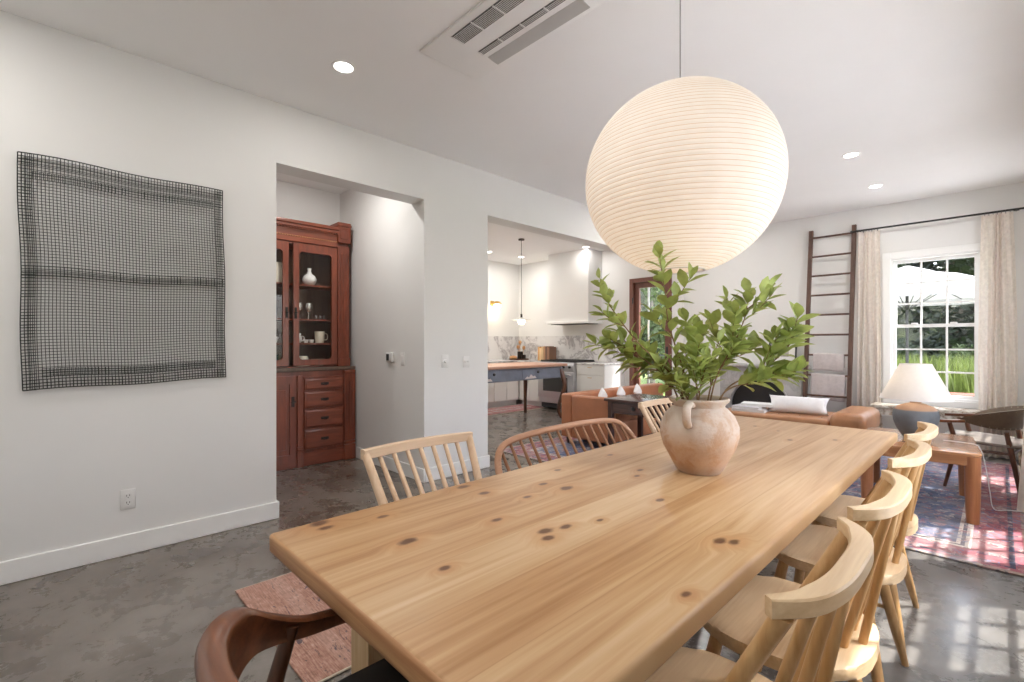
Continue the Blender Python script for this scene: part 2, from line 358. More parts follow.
def tag(o, label, cat=None, group=None, kind=None):
    o['label'] = label
    if cat: o['category'] = cat
    if group: o['group'] = group
    if kind: o['kind'] = kind
    return o
def thing(name, label, cat, loc=(0,0,0), rz=0, group=None):
    o = bpy.data.objects.new(name, None); COL.objects.link(o); o.empty_display_size = .1
    o.location = loc; o.rotation_euler = (0,0,rz); return tag(o, label, cat, group)
def struct(name, mb, mat, label, cat='room', **k): return tag(mb.build(name, mat, **k), label, cat, kind='structure')
def dup(root, loc, rz, label, group=None, scale=None):
    r = root.copy(); COL.objects.link(r); r.location = loc; r.rotation_euler = (0,0,rz); r['label'] = label
    if scale: r.scale = scale
    if group: r['group'] = group
    for ch in list(root.children):
        c = ch.copy(); COL.objects.link(c); c.parent = r
        for g in list(ch.children):
            e = g.copy(); COL.objects.link(e); e.parent = c
    return r
def arc(n, a0, a1): return [a0+(a1-a0)*i/(n-1) for i in range(n)]
def spline(ctrl, n=8):
    """Catmull-Rom through control points"""
    P = [Vector(p) for p in ctrl]; out = []
    for i in range(len(P)-1):
        a, b, c, e = P[max(i-1,0)], P[i], P[i+1], P[min(i+2,len(P)-1)]
        for k in range(n):
            t = k/n; out.append(.5*((2*b)+(c-a)*t+(2*a-5*b+4*c-e)*t*t+(3*b-a-3*c+e)*t**3))
    return out+[P[-1]]

# ------------------------------------------------------------------ room
LX, WY, RX, FY, CZ = -3.52, 7.27, .36, -1.35, 2.90      # left wall face, window wall face, right wall face, wall behind, ceiling
HZ, KX, AX = 2.477, -7.25, -5.20                          # opening header, kitchen side wall, alcove back
struct('floor', MB().box(-7.5, .56, -1.55, 7.5, -.12, 0), M['concrete'], 'mottled grey-brown polished concrete floor', 'floor')
struct('ceiling', MB().box(-7.5, .56, -1.55, 7.5, CZ, CZ+.15), M['ceil'], 'flat white painted ceiling over dining room and kitchen', 'ceiling')
w = MB()
w.box(LX-.2, LX, -1.5, 1.14, 0, CZ); w.box(LX-.2, LX, 1.14, 2.36, HZ, CZ); w.box(LX-.2, LX, 2.36, 3.10, 0, CZ)
w.box(LX-.2, LX, 3.10, 7.24, HZ, CZ); w.box(LX-.2, LX, 7.24, WY, 0, CZ)
struct('wall_left', w, M['paint'], 'long white wall with two wide openings beside the table', 'wall', smooth=False)
# window wall: holes for the French door and the sash window
DX0, DX1, DZ = -4.50, -3.71, 2.33
WX0, WX1, WZ0, WZ1 = -.93, -.14, .56, 2.235
w = MB()
w.box(-7.5, DX0, WY, WY+.16, 0, CZ); w.box(DX0, DX1, WY, WY+.16, DZ, CZ); w.box(DX1, WX0, WY, WY+.16, 0, CZ)
w.box(WX0, WX1, WY, WY+.16, 0, WZ0); w.box(WX0, WX1, WY, WY+.16, WZ1, CZ); w.box(WX1, .56, WY, WY+.16, 0, CZ)
struct('wall_back', w, M['paint'], 'white end wall holding the sash window and the brown glazed door', 'wall', smooth=False)
# right wall with four sash windows
RW = [(1.87, 'w'), (3.13, 'w'), (4.37, 'w'), (6.15, 'w')]
def wall_holes(a0, a1, holes, z0, z1, put):
    cur = a0
    for c in holes:
        put(cur, c-.395, 0, CZ); put(c-.395, c+.395, 0, z0); put(c-.395, c+.395, z1, CZ); cur = c+.395
    put(cur, a1, 0, CZ)
w = MB(); wall_holes(-1.5, WY, [c for c, _ in RW], WZ0, WZ1, lambda a, b, z0, z1: w.box(RX, RX+.16, a, b, z0, z1))
struct('wall_right', w, M['paint'], 'white side wall with a row of sash windows', 'wall', smooth=False)
w = MB(); FD0, FD1 = -2.75, -.35
w.box(-3.72, .52, FY-.15, FY, 0, CZ)
struct('wall_front', w, M['paint'], 'plain white wall behind the dining table end', 'wall', smooth=False)
w = MB(); w.box(AX-.12, AX, .55, 2.48, 0, CZ); struct('wall_alcove_back', w, M['paint'], 'white rear wall of the alcove behind the red hutch', 'wall', smooth=False)
w = MB(); w.box(AX, LX-.2, 2.36, 2.48, 0, CZ); w.box(-7.4, AX-.12, 2.36, 2.48, 0, CZ); struct('wall_alcove_side', w, M['paint'], 'white side wall of the alcove carrying the thermostat', 'wall', smooth=False)
w = MB(); w.box(AX-.12, LX-.2, .43, .55, 0, CZ); struct('wall_alcove_end', w, M['paint'], 'white end wall of the alcove hidden beside the hutch', 'wall', smooth=False)
w = MB(); w.box(KX-.15, KX, 2.48, 2.62, 0, CZ); w.box(KX-.15, KX, 2.62, 3.96, 0, 1.0); w.box(KX-.15, KX, 2.62, 3.96, WZ1, CZ); w.box(KX-.15, KX, 3.24, 3.34, 1.0, WZ1); w.box(KX-.15, KX, 3.96, WY, 0, CZ); struct('wall_kitchen', w, M['paint'], 'white kitchen side wall with brass sconce', 'wall', smooth=False)

def baseboard(name, segs, label):
    w = MB()
    for x0, x1, y0, y1 in segs: w.box(x0, x1, y0, y1, 0.0, .118, .004, 1)
    return struct(name, w, M['trim'], label, 'baseboard')
bt = .016
baseboard('baseboard_left', [(LX, LX+bt, FY, 1.14+bt), (LX-.2, LX, 1.14, 1.14+bt), (LX, LX+bt, 2.36, 3.10+bt), (LX-.2, LX, 3.10, 3.10+bt)], 'tall white baseboard along the wall with the openings')
baseboard('baseboard_alcove', [(-4.78, LX+bt, 2.36-bt, 2.36)], 'white baseboard along the alcove side wall')
baseboard('baseboard_back', [(DX1+.1, -2.80, WY-bt, WY), (-1.70, RX, WY-bt, WY)], 'white baseboard below the sash window')
baseboard('baseboard_right', [(RX-bt, RX, FY, WY-bt)], 'white baseboard along the row of windows')

def sash_window(name, label, w, z0, z1, loc, rz):
    """local X along the width, +Y to the outside, Z up; origin on the inner wall face at floor level"""
    root = bpy.data.objects.new(name, None); COL.objects.link(root); root.location = loc; root.rotation_euler = (0,0,rz)
    tag(root, label, 'window', kind='structure')
    h = w/2; m = MB()
    m.box(-h-.065, -h+.01, -.022, 0, z0-.06, z1+.07, .004, 1); m.box(h-.01, h+.065, -.022, 0, z0-.06, z1+.07, .004, 1)
    m.box(-h+.01, h-.01, -.022, 0, z1-.01, z1+.07, .004, 1); m.box(-h+.01, h-.01, -.022, 0, z0-.06, z0+.01, .004, 1)
    m.build('window_casing', M['trim'], root)
    m = MB(); m.box(-h, -h+.022, 0, .16, z0, z1); m.box(h-.022, h, 0, .16, z0, z1); m.box(-h+.022, h-.022, 0, .16, z1-.022, z1); m.box(-h+.022, h-.022, 0, .17, z0, z0+.03)
    m.build('window_frame', M['trim'], root)
    zm = (z0+z1)/2+.02; a0, a1 = -h+.022, h-.022
    for nm, b0, b1, y in (('upper_sash', zm-.012, z1-.022, .085), ('lower_sash', z0+.03, zm+.024, .045)):
        m = MB(); t = .036
        m.box(a0, a0+t, y, y+.035, b0, b1); m.box(a1-t, a1, y, y+.035, b0, b1); m.box(a0+t, a1-t, y, y+.035, b0, b0+t); m.box(a0+t, a1-t, y, y+.035, b1-t, b1)
        gx0, gx1, gz0, gz1 = a0+t, a1-t, b0+t, b1-t
        for k in (1, 2):
            x = gx0+(gx1-gx0)*k/3; m.box(x-.009, x+.009, y+.004, y+.03, gz0, gz1)
            z = gz0+(gz1-gz0)*k/3; m.box(gx0, gx1, y+.006, y+.028, z-.009, z+.009)
        sash = m.build(nm, M['trim'], root)
        MB().box(gx0, gx1, y+.014, y+.018, gz0, gz1).build('window_pane', M['glass'], sash)
    m = MB()
    for x in (-.17, .17): m.box(x-.03, x+.03, .03, .085, zm+.024, zm+.04, .004, 1)
    m.build('sash_lock', M['trim'], root)
    return root
sash_window('window_1', 'white double-hung sash window with grid of panes behind the ceramic lamp', WX1-WX0, WZ0, WZ1, ((WX0+WX1)/2, WY, 0), 0)
for i, (c, _) in enumerate(RW):
    sash_window('window_%d' % (i+2), 'white sash window in the side wall, %s' % ['by the table middle', 'by the dining chairs', 'by the rug edge', 'by the leather armchair'][i], .79, WZ0, WZ1, (RX, c, 0), -PI/2)
for i, c in enumerate((2.93, 3.65)):  # out-of-view windows added to bring more daylight into the kitchen
    sash_window('window_%d' % (i+6), 'added unseen sash window in the kitchen side wall, %s' % ['next to the alcove', 'beside the worktop end'][i], .62, 1.0, WZ1, (KX, c, 0), PI/2)
# French door
root = bpy.data.objects.new('door_1', None); COL.objects.link(root); root.location = (DX0, WY, 0); tag(root, 'brown stained glazed garden door beyond the plant', 'door', kind='structure')
dw = DX1-DX0; m = MB()
m.box(0, .07, -.03, .16, 0, DZ); m.box(dw-.07, dw, -.03, .16, 0, DZ); m.box(.07, dw-.07, -.03, .16, DZ-.07, DZ)
m.build('door_frame', M['doorwood'], root)
m = MB(); m.box(.075, .155, .03, .075, .01, DZ-.075); m.box(dw-.155, dw-.075, .03, .075, .01, DZ-.075); m.box(.155, dw-.155, .03, .075, DZ-.165, DZ-.075); m.box(.155, dw-.155, .03, .075, .01, .25)
leaf = m.build('door_leaf', M['doorwood'], root)
MB().box(.155, dw-.155, .05, .054, .25, DZ-.165).build('door_pane', M['glass'], leaf)
m = MB(); x = dw/2-.07; m.box(x-.012, x+.012, .04, .065, .25, DZ-.165); m.build('muntin', M['steel'], leaf)
m = MB()
for z in (.35, 1.15, 1.95): m.tube([(.072, -.035, z-.05), (.072, -.035, z+.05)], .011, 8)
m.build('hinge', M['black'], root)
m = MB(); m.box(dw-.135, dw-.095, .02, .032, .92, 1.16, .004, 1); m.tube([(dw-.115, .03, 1.02), (dw-.115, -.03, 1.02)], .009, 8); m.tube([(dw-.115, -.03, 1.02), (dw-.23, -.03, 1.02)], .009, 8)
m.build('door_handle', M['black'], leaf)

# ------------------------------------------------------------------ ceiling fixtures
def downlight(loc, label, f=1, first=[None]):
    if first[0] is None:
        t = thing('ceiling_light', label, 'ceiling light', loc, group='recessed ceiling lights')
        MB().lathe([(.052, -.001), (.062, -.006), (.07, -.004), (.072, 0)], n=28, cap=False).build('trim_ring', M['trim'], t)
        MB().lathe([(0, -.003), (.052, -.003), (.052, -.0005), (0, -.0005)], n=28).build('diffuser', M['disc'], t)
        first[0] = t
    else: t = dup(first[0], loc, 0, label)
    l = bpy.data.lights.new('downlight_beam', 'AREA'); l.shape = 'DISK'; l.size = .11; l.energy = DL*f; l.color = (1,.97,.93); l.spread = R(180)
    o = bpy.data.objects.new('downlight_beam', l); COL.objects.link(o); o.parent = t; o.location = (0,0,-.012)
DL = 2
for x, y, lb in ((-2.79, 1.29, 'recessed round ceiling light above the black wire mesh'), (-.93, 5.14, 'recessed ceiling light beside the paper lantern'), (-.93, 6.35, 'recessed ceiling light near the curtain rod'),
                 (-2.79, 5.14, 'recessed ceiling light hidden behind the paper lantern'), (-2.79, 6.35, 'recessed ceiling light over the fireplace corner'), (-.93, .6, 'added unseen ceiling light over the near table end'),
                 (-2.79, -.5, 'added unseen ceiling light over the wall end'), (-.93, -.6, 'added unseen ceiling light by the window corner'),  # these two and the near table end light: unseen, added for brightness
                 (-5.06, 6.74, 'recessed kitchen ceiling light in front of the range hood'), (-6.53, 6.62, 'recessed kitchen ceiling light seen behind the pendant cord'), (-6.59, 5.83, 'recessed kitchen ceiling light at the opening jamb'),
                 (-5.06, 4.0, 'added unseen kitchen ceiling light over the blue work table'), (-4.1, 1.7, 'added unseen ceiling light inside the alcove over the hutch'), (-6.53, 3.6, 'added unseen kitchen ceiling light near the side wall')):  # all three unseen, added to brighten kitchen and alcove
    downlight((x, y, CZ), lb, .45 if 'range hood' in lb else 1.7 if y < 2 and x > -3.5 else 4 if x < -5 and y < 4.5 else 1.1 if x < -5 else 2.5 if 'alcove over' in lb else 1)

t = thing('ceiling_air_conditioner', 'white flush ceiling air conditioner with grey grilles', 'air conditioner', (-2.32, 1.525, CZ))
MB().prism([(0, 0), (1.15, 0), (1.15, .39), (1.11, .43), (.04, .43), (0, .39)], -.014, -.001, .004).build('panel', M['trim'], t)
def grille(nm, x0, x1, y0, y1, n):
    g = MB(); g.box(x0, x1, y0, y1, -.0160, -.0142)
    o = g.build(nm, M['grille'], t); s = MB(); k = 0
    for i in range(1, n): y = y0+(y1-y0)*i/n; s.box(x0, x1, y-.0014, y+.0014, -.019, -.0162)
    x = x0
    while x <= x1+1e-4: s.box(x-.004, x+.004, y0, y1, -.0195, -.0162); x += .168
    s.build('grille_bar', M['plastic'], o)
grille('intake_grille', .237, .909, .045, .133, 9)
grille('outlet_grille', .237, .909, .236, .275, 4)
m = MB(); m.sheet(lambda u, v: (.237+.672*u, .312+.078*v, -.0165-.010*math.sin(PI*v*.5)), 2, 8, .004); m.build('louver', plain('louver_grey', (.50,.50,.49), .4, var=.02), t)

# lantern
LC = Vector((-.862, 1.748, 1.842)); LR = .360
t = thing('paper_lantern', 'large round ribbed paper lantern hanging over the table', 'pendant lamp', LC)
prof = []; NR = 56
for i in range(NR):
    for q in range(4):
        a = (i+q/4)/NR; th = R(14)+a*(PI-R(28)); sc = 1-.010*math.sin(PI*q/4)*0 + (.006*math.sin(PI*q/4))
        prof.append((LR*math.sin(th)*sc, -LR*.98*math.cos(th)*sc))
prof.append((LR*math.sin(R(14)), LR*.98*math.cos(R(14))))
sh = MB().lathe(prof, n=72, cap=False).build('paper_shade', M['paper'], t, angle=60)
m = MB()
for i in range(0, NR+1):
    th = R(14)+i/NR*(PI-R(28)); r = LR*math.sin(th); z = -LR*.98*math.cos(th)
    m.lathe([(r+.0002, z-.0011), (r+.0009, z), (r+.0002, z+.0011)], n=72, cap=False)
m.build('bamboo_rib', M['rib'], sh, recalc=False)
r = LR*math.sin(R(14)); zt = LR*.98*math.cos(R(14))
for sgn in (-1, 1):
    m = MB(); m.lathe([(r-.003, sgn*zt-.003), (r+.003, sgn*zt-.003), (r+.003, sgn*zt+.003), (r-.003, sgn*zt+.003), (r-.003, sgn*zt-.003)], n=40, cap=False)
    if sgn > 0: m.tube([(r, 0, zt), (-r, 0, zt)], .002, 6); m.tube([(0, 0, zt), (0, 0, .06)], .003, 6)
    m.build('bottom_ring' if sgn < 0 else 'top_ring', M['steel'], t)
MB().lathe([(0, -.06), (.02, -.055), (.03, -.03), (.028, 0), (.016, .03), (.014, .06), (0, .06)], n=20).build('bulb', M['bulb'], t)
MB().tube([(0, 0, zt), (0, 0, CZ-LC.z-.012)], .0028, 6).build('cord', plain('grey_cord', (.30,.29,.28), .6), t)
MB().lathe([(0, 0), (.05, 0), (.055, -.01), (.05, -.018), (0, -.018)], (0, 0, CZ-LC.z-.0005), 24).build('canopy', M['trim'], t)
l = bpy.data.lights.new('lantern_bulb', 'POINT'); l.energy = 1.2; l.color = (1,.76,.54); l.shadow_soft_size = .05
o = bpy.data.objects.new('lantern_bulb', l); COL.objects.link(o); o.parent = t; o.location = (-.03,-.02,-.11)

# ------------------------------------------------------------------ wall pieces
t = thing('wire_mesh_art', 'square panel of black wire mesh hung on the white wall', 'wall art', (LX+.012, 0, 0))
rng = random.Random(3)
C4 = {(0,0): (-.095, .975), (1,0): (.82, .998), (0,1): (-.112, 2.188), (1,1): (.806, 2.205)}
def art(u, v):
    y = (1-u)*((1-v)*C4[0,0][0]+v*C4[0,1][0])+u*((1-v)*C4[1,0][0]+v*C4[1,1][0])
    z = (1-u)*((1-v)*C4[0,0][1]+v*C4[0,1][1])+u*((1-v)*C4[1,0][1]+v*C4[1,1][1])
    s = .003*math.sin(7*u+3*v)+.0035*math.sin(11*v+2)
    return Vector((.004+.006*(1+math.sin(5*u+4*v))*.5, y+s*(.4+.6*abs(2*u-1)), z+.008*math.sin(4*u+1.2)*v+.005*math.sin(9*u)))
def wires(m, u0, u1, v0, v1, nu, nv, r, dx=0, jit=.0):
    for i in range(nu+1):
        u = u0+(u1-u0)*i/nu+rng.uniform(-jit, jit); m.tube([art(u, v0+(v1-v0)*k/12)+Vector((dx, 0, 0)) for k in range(13)], r, 4)
    for j in range(nv+1):
        v = v0+(v1-v0)*j/nv+rng.uniform(-jit, jit); m.tube([art(u0+(u1-u0)*k/12, v)+Vector((dx+.001, 0, 0)) for k in range(13)], r, 4)
m = MB(); wires(m, 0, 1, 0, 1, 62, 76, .00145); m.build('mesh_panel', M['wire'], t, smooth=False)
for nm, a in (('top_hem', (0, 1, .955, 1, 62, 3)), ('side_hem', (0, .055, 0, 1, 4, 76)), ('bottom_hem', (0, 1, 0, .04, 62, 3)), ('middle_fold', (.0, 1, .485, .525, 62, 4)), ('side_hem', (.955, 1, 0, 1, 4, 76)),
              ('overlap_strip', (.06, .94, .895, .925, 56, 3)), ('overlap_strip', (.08, .94, .05, .085, 56, 4))):
    m = MB(); wires(m, *a, .0013, .005, .002); m.build(nm, M['wire'], t, smooth=False)
m = MB()
for a, b in (((0,0),(0,1)), ((1,0),(1,1)), ((0,1),(1,1)), ((0,.485),(1,.485)), ((0,0),(1,0))):
    m.tube([art(a[0]+(b[0]-a[0])*k/14, a[1]+(b[1]-a[1])*k/14)+Vector((.006, 0, 0)) for k in range(15)], .0024, 5)
m.build('border_wire', M['wire'], t)

def plate(name, label, cat, loc, rz, w, h, detail):
    """local X along the wall, -Y into the room"""
    t = thing(name, label, cat, loc, rz); MB().box(-w/2, w/2, -.006, -.0005, -h/2, h/2, .003, 2).build('cover_plate', M['plastic'], t)
    if detail == 'outlet':
        for z in (.02, -.02):
            f = MB().lathe([(0, -.0095), (.0165, -.0095), (.0165, -.006), (0, -.006)], n=20)
            for v in f.bm.verts: v.co = Vector((v.co.x, v.co.z, v.co.y+z))
            f = f.build('receptacle', M['plastic'], t)
            m = MB(); m.box(-.008, -.0055, -.0102, -.0096, z-.002, z+.008); m.box(.0055, .008, -.0102, -.0096, z-.002, z+.008); m.box(-.002, .002, -.0102, -.0096, z-.010, z-.006); m.build('slot', M['slot'], f)
    elif detail == 'rocker':
        MB().box(-.016, .016, -.010, -.006, -.033, .033, .002, 1).build('switch_rocker', M['trim'], t)
    elif detail == 'toggles':
        for x in (-.018, .018): MB().box(x-.005, x+.005, -.016, -.006, -.006, .010, .002, 1).build('switch_toggle', M['plastic'], t)
    elif detail == 'dial':
        f = MB().lathe([(0, -.024), (.014, -.024), (.018, -.006), (0, -.006)], n=24)
        for v in f.bm.verts: v.co = Vector((v.co.x, v.co.z, v.co.y))
        f.build('dimmer_knob', M['trim'], t)
    return t
plate('wall_outlet', 'white duplex outlet low on the wall below the wire mesh', 'outlet', (LX, .332, .318), PI/2, .07, .115, 'outlet')
plate('dimmer_switch', 'white dimmer switch with round knob on the pillar by the alcove', 'light switch', (LX, 2.583, 1.055), PI/2, .075, .115, 'dial')
plate('light_switch', 'white double toggle switch on the pillar by the kitchen opening', 'light switch', (LX, 2.827, 1.043), PI/2, .075, .105, 'toggles')
plate('light_switch', 'slim white rocker switch on the alcove wall beside thermostat', 'light switch', (-3.868, 2.36, 1.072), 0, .07, .115, 'rocker')
t = thing('thermostat', 'small white thermostat with dark screen on the alcove wall', 'thermostat', (-4.075, 2.36, 1.085), 0)
MB().box(-.055, .055, -.03, -.001, -.045, .045, .008, 3).build('housing', M['plastic'], t)
MB().box(-.045, .005, -.0325, -.0302, -.032, .030, .001, 1).build('screen', M['slot'], t)

# ------------------------------------------------------------------ dining table
TX0, TX1, TY0, TY1, TZ = -1.237, -.366, .382, 3.128, .76
t = thing('dining_table', 'long knotty pine plank dining table in the middle of the room', 'table', ((TX0+TX1)/2, (TY0+TY1)/2, 0))
hx, hy = (TX1-TX0)/2, (TY1-TY0)/2
MB().box(-hx, hx, -hy, hy, TZ-.047, TZ, .010, 3).build('tabletop', [M['pine'], M['pine_edge']], t)
for pg in bpy.context.scene.objects['tabletop'].data.polygons:
    if abs(pg.normal.y) > .6: pg.material_index = 1
m = MB(); m.box(-hx+.12, hx-.12, -hy+.26, -hy+.29, .60, TZ-.048); m.box(-hx+.12, hx-.12, hy-.17, hy-.14, .60, TZ-.048); m.box(-hx+.12, -hx+.15, -hy+.29, hy-.17, .60, TZ-.048); m.box(hx-.15, hx-.12, -hy+.29, hy-.17, .60, TZ-.048)
m.build('apron', M['pine_z'], t)
for sx in (-1, 1):
    for sy in (-1, 1):
        x, y = sx*(hx-(.095 if sy < 0 else .31)), sy*(hy-(.235 if sy < 0 else .09)); MB().box(x-.048, x+.048, y-.048, y+.048, 0, TZ-.048, .005, 2).build('leg', M['pine_z'], t)

# vase and branches
VC = Vector((-.757, 1.678, TZ+.0005))
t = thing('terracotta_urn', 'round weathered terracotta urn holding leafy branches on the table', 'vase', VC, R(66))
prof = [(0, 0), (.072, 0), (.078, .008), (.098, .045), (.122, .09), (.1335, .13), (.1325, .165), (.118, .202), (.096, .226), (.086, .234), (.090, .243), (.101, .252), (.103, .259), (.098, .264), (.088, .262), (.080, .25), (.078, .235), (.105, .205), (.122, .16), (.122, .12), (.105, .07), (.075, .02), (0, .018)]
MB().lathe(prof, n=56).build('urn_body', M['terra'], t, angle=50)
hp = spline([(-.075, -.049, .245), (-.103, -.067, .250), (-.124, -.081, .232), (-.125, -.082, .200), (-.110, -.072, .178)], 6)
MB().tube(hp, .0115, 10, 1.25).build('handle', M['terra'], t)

rl = random.Random(11)
def leaf_into(bm, base, dirv, nrm, L, W):
    d = dirv.normalized(); s = d.cross(nrm).normalized(); n = s.cross(d).normalized()
    c = []; st = [(0, .04), (.2, .62), (.45, 1.0), (.72, .78), (.9, .34), (1, 0)]
    curl = rl.uniform(.05, .3)
    Lf, Mi, Rt = [], [], []
    for a, w in st:
        p = base + d*(a*L) - n*(curl*L*a*a)
        Mi.append(bm.verts.new(p)); Lf.append(bm.verts.new(p + s*(w*W/2) + n*(w*W*.14))); Rt.append(bm.verts.new(p - s*(w*W/2) + n*(w*W*.14)))
    for i in range(len(st)-1):
        bm.faces.new((Lf[i], Mi[i], Mi[i+1], Lf[i+1])); bm.faces.new((Mi[i], Rt[i], Rt[i+1], Mi[i+1]))
def branch(label, ctrl, nl, start, L=(.055, .085), twigs=0, r0=.0035):
    t = thing('leafy_branch', label, 'branch', ctrl[0], group='leafy branches in the urn'); o = Vector(ctrl[0])
    pts = [p-o for p in spline(ctrl, 9)]; m = MB(); N = len(pts)
    m.tube(pts, [r0*(1-.65*i/(N-1)) for i in range(N)], 7)
    runs = [(pts, start, nl+3)]
    twigs += 1; nl = nl+3
    for k in range(twigs):
        f = start + (0.92-start)*(k+.5)/twigs*.9; i = int(f*(N-1)); p = pts[i]; dr = (pts[min(i+1, N-1)]-pts[i-1]).normalized()
        side = dr.cross(Vector((rl.uniform(-1,1), rl.uniform(-1,1), rl.uniform(.2,1)))).normalized()
        e = p + dr*rl.uniform(.05,.09) + side*rl.uniform(.05,.10) + Vector((0,0,.03)); q = spline([p, (p+e)/2+Vector((0,0,-.008)), e], 5)
        m.tube(q, [.0019*(1-.5*j/(len(q)-1)) for j in range(len(q))], 5); runs.append((q, .2, 8))
    m.build('stem', M['twig'], t)
    bm = MB()
    for q, s0, n in runs:
        for k in range(n):
            f = s0+(1-s0)*(k+1)/n; i = min(int(f*(len(q)-1)), len(q)-1); p = q[i]; dr = (q[i]-q[max(i-1,0)]).normalized()
            ang = k*2.4+rl.uniform(-.5,.5); a = dr.orthogonal().normalized(); b = dr.cross(a); side = a*math.cos(ang)+b*math.sin(ang)
            dv = side*.8+dr*(.75 if k < n-1 else 2.5)+Vector((0,0,rl.uniform(-.05,.35))); ln = 1.08*rl.uniform(*L)*(.8 if f > .93 else 1)
            leaf_into(bm.bm, p, dv, Vector((rl.uniform(-.5,.5), rl.uniform(-.5,.5), 1))+dr*.3, ln, ln*rl.uniform(.50,.62))
    bm.build('foliage', M['leaf'], t, recalc=False, angle=180)
b0 = Vector((-.757, 1.678, .90))
def B(x, y, dz=0): return (b0.x+x, b0.y+y, b0.z+dz)
branch('tall leafy branch rising toward the lantern', [B(-.02,-.01), (-.785,1.64,1.08), (-.83,1.60,1.28), (-.835,1.578,1.40), (-.845,1.568,1.50)], 13, .38, (.05,.075), 2)
branch('branch with the outermost drooping leaves toward the kitchen', [B(-.03,-.02), (-.82,1.60,1.07), (-.88,1.54,1.15), (-.935,1.485,1.20), (-.975,1.44,1.235)], 15, .35, (.05,.07), 3)
branch('thin branch bending up over the dark desk', [B(-.02,-.03), (-.80,1.60,1.08), (-.89,1.49,1.22), (-.955,1.425,1.34), (-.985,1.41,1.40)], 11, .55, (.04,.06), 1)
branch('short bushy branch leaning over the urn handle', [B(-.03,.0), (-.81,1.63,1.05), (-.86,1.58,1.13), (-.89,1.55,1.19)], 14, .3, (.045,.07), 3)
branch('upright bushy branch in the middle of the urn', [B(0,0), (-.757,1.66,1.06), (-.765,1.65,1.17), (-.755,1.66,1.27)], 15, .32, (.05,.08), 3)
branch('upright bushy branch with leaf cluster beside the ladder', [B(.02,.01), (-.715,1.715,1.08), (-.665,1.76,1.22), (-.635,1.785,1.32), (-.63,1.79,1.40)], 17, .34, (.05,.085), 4)
branch('long branch reaching out in front of the mantel', [B(.03,.02), (-.69,1.75,1.05), (-.60,1.83,1.12), (-.54,1.89,1.19), (-.515,1.92,1.25)], 14, .4, (.055,.085), 3)
branch('low branch spreading out above the daybed', [B(.03,.0), (-.69,1.73,1.04), (-.625,1.80,1.08), (-.575,1.855,1.11), (-.53,1.90,1.12)], 12, .35, (.05,.08), 2)
branch('short branch at the back of the urn mouth', [B(.0,.03), (-.74,1.74,1.06), (-.72,1.78,1.15), (-.70,1.80,1.23)], 13, .3, (.05,.08), 3)
branch('short branch at the front of the urn mouth', [B(.01,-.03), (-.735,1.63,1.03), (-.71,1.61,1.11), (-.69,1.60,1.17)], 12, .3, (.045,.07), 2)
branch('low dense branch covering the urn rim', [B(-.01,-.02), (-.775,1.63,1.02), (-.80,1.60,1.07), (-.83,1.575,1.10)], 12, .25, (.045,.065), 2)

# ------------------------------------------------------------------ dining chairs
def leg_pair(t, mat, spots, zt, r0=.014, r1=.011):
    for (x, y), (fx, fy) in spots:
        q = [Vector((x, y, zt)).lerp(Vector((fx, fy, 0)), k/4) for k in range(5)]
        MB().tube(q, [r0, r0*1.12, r0*1.05, r0*.95, r1], 12).build('leg', mat, t)
def seat_poly(a, b, p=2.6, n=40):
    out = []
    for k in range(n):
        c, s = math.cos(2*PI*k/n), math.sin(2*PI*k/n); out.append((a*math.copysign(abs(c)**(2/p), c), b*math.copysign(abs(s)**(2/p), s)))
    return out
# horseshoe-crest chairs, local front = -X
def horseshoe(label, loc, rz):
    t = thing('horseshoe_back_chair', label, 'chair', loc, rz, 'horseshoe-back dining chairs')
    MB().prism(seat_poly(.215, .22, 2.5), .425, .458, .010).build('seat', M['ash'], t)
    ctrl = [(.200, -.222, .845), (.236, -.172, .846), (.256, -.092, .847), (.260, 0, .848), (.256, .092, .847), (.236, .172, .846), (.200, .222, .845)]
    cr = spline(ctrl, 7)
    MB().band(cr, [.036*min(1, .45+.55*min(i, len(cr)-1-i)/9) for i in range(len(cr))], .028).build('crest_rail', M['ash'], t)
    tops = [(.214, -.202), (.236, -.146), (.249, -.072), (.253, 0), (.249, .072), (.236, .146), (.214, .202)]
    for i, (x, y) in enumerate(tops):
        th = i in (0, 6); bx, by = (.02, y*.78) if th else (.185-abs(y)*.45, y*.72)
        MB().tube([(bx, by, .452), ((bx+x)/2, (by+y)/2, .64), (x, y, .832)], [.0140 if th else .0100]*3, 12).build('back_post' if th else 'spindle', M['ash_z'], t)
    leg_pair(t, M['ash_z'], [((.11, -.12), (.19, -.22)), ((.11, .12), (.19, .22)), ((-.12, -.13), (-.19, -.21)), ((-.12, .13), (-.19, .21))], .43, .017, .011)
    MB().tube([(.14, -.165, .22), (-.15, -.165, .22)], .0075, 8).build('stretcher', M['ash_z'], t); MB().tube([(.14, .165, .22), (-.15, .165, .22)], .0075, 8).build('stretcher', M['ash_z'], t)
    MB().tube([(0, -.163, .22), (0, .163, .22)], .0075, 8).build('stretcher', M['ash_z'], t)
    return t
hc = horseshoe('pale ash horseshoe-back chair, the one beside the table end with the brown armchair', (-.43, .955, 0), 0)
for y, xo, lb in ((1.484, 0, 'pale ash horseshoe-back chair, second along from the brown armchair end'), (2.105, -.01, 'pale ash horseshoe-back chair, third along, its legs on sunlit concrete'), (2.65, -.03, 'pale ash horseshoe-back chair at the table corner by the ceramic lamp')):
    dup(hc, (-.43+xo, y, 0), 0, lb)

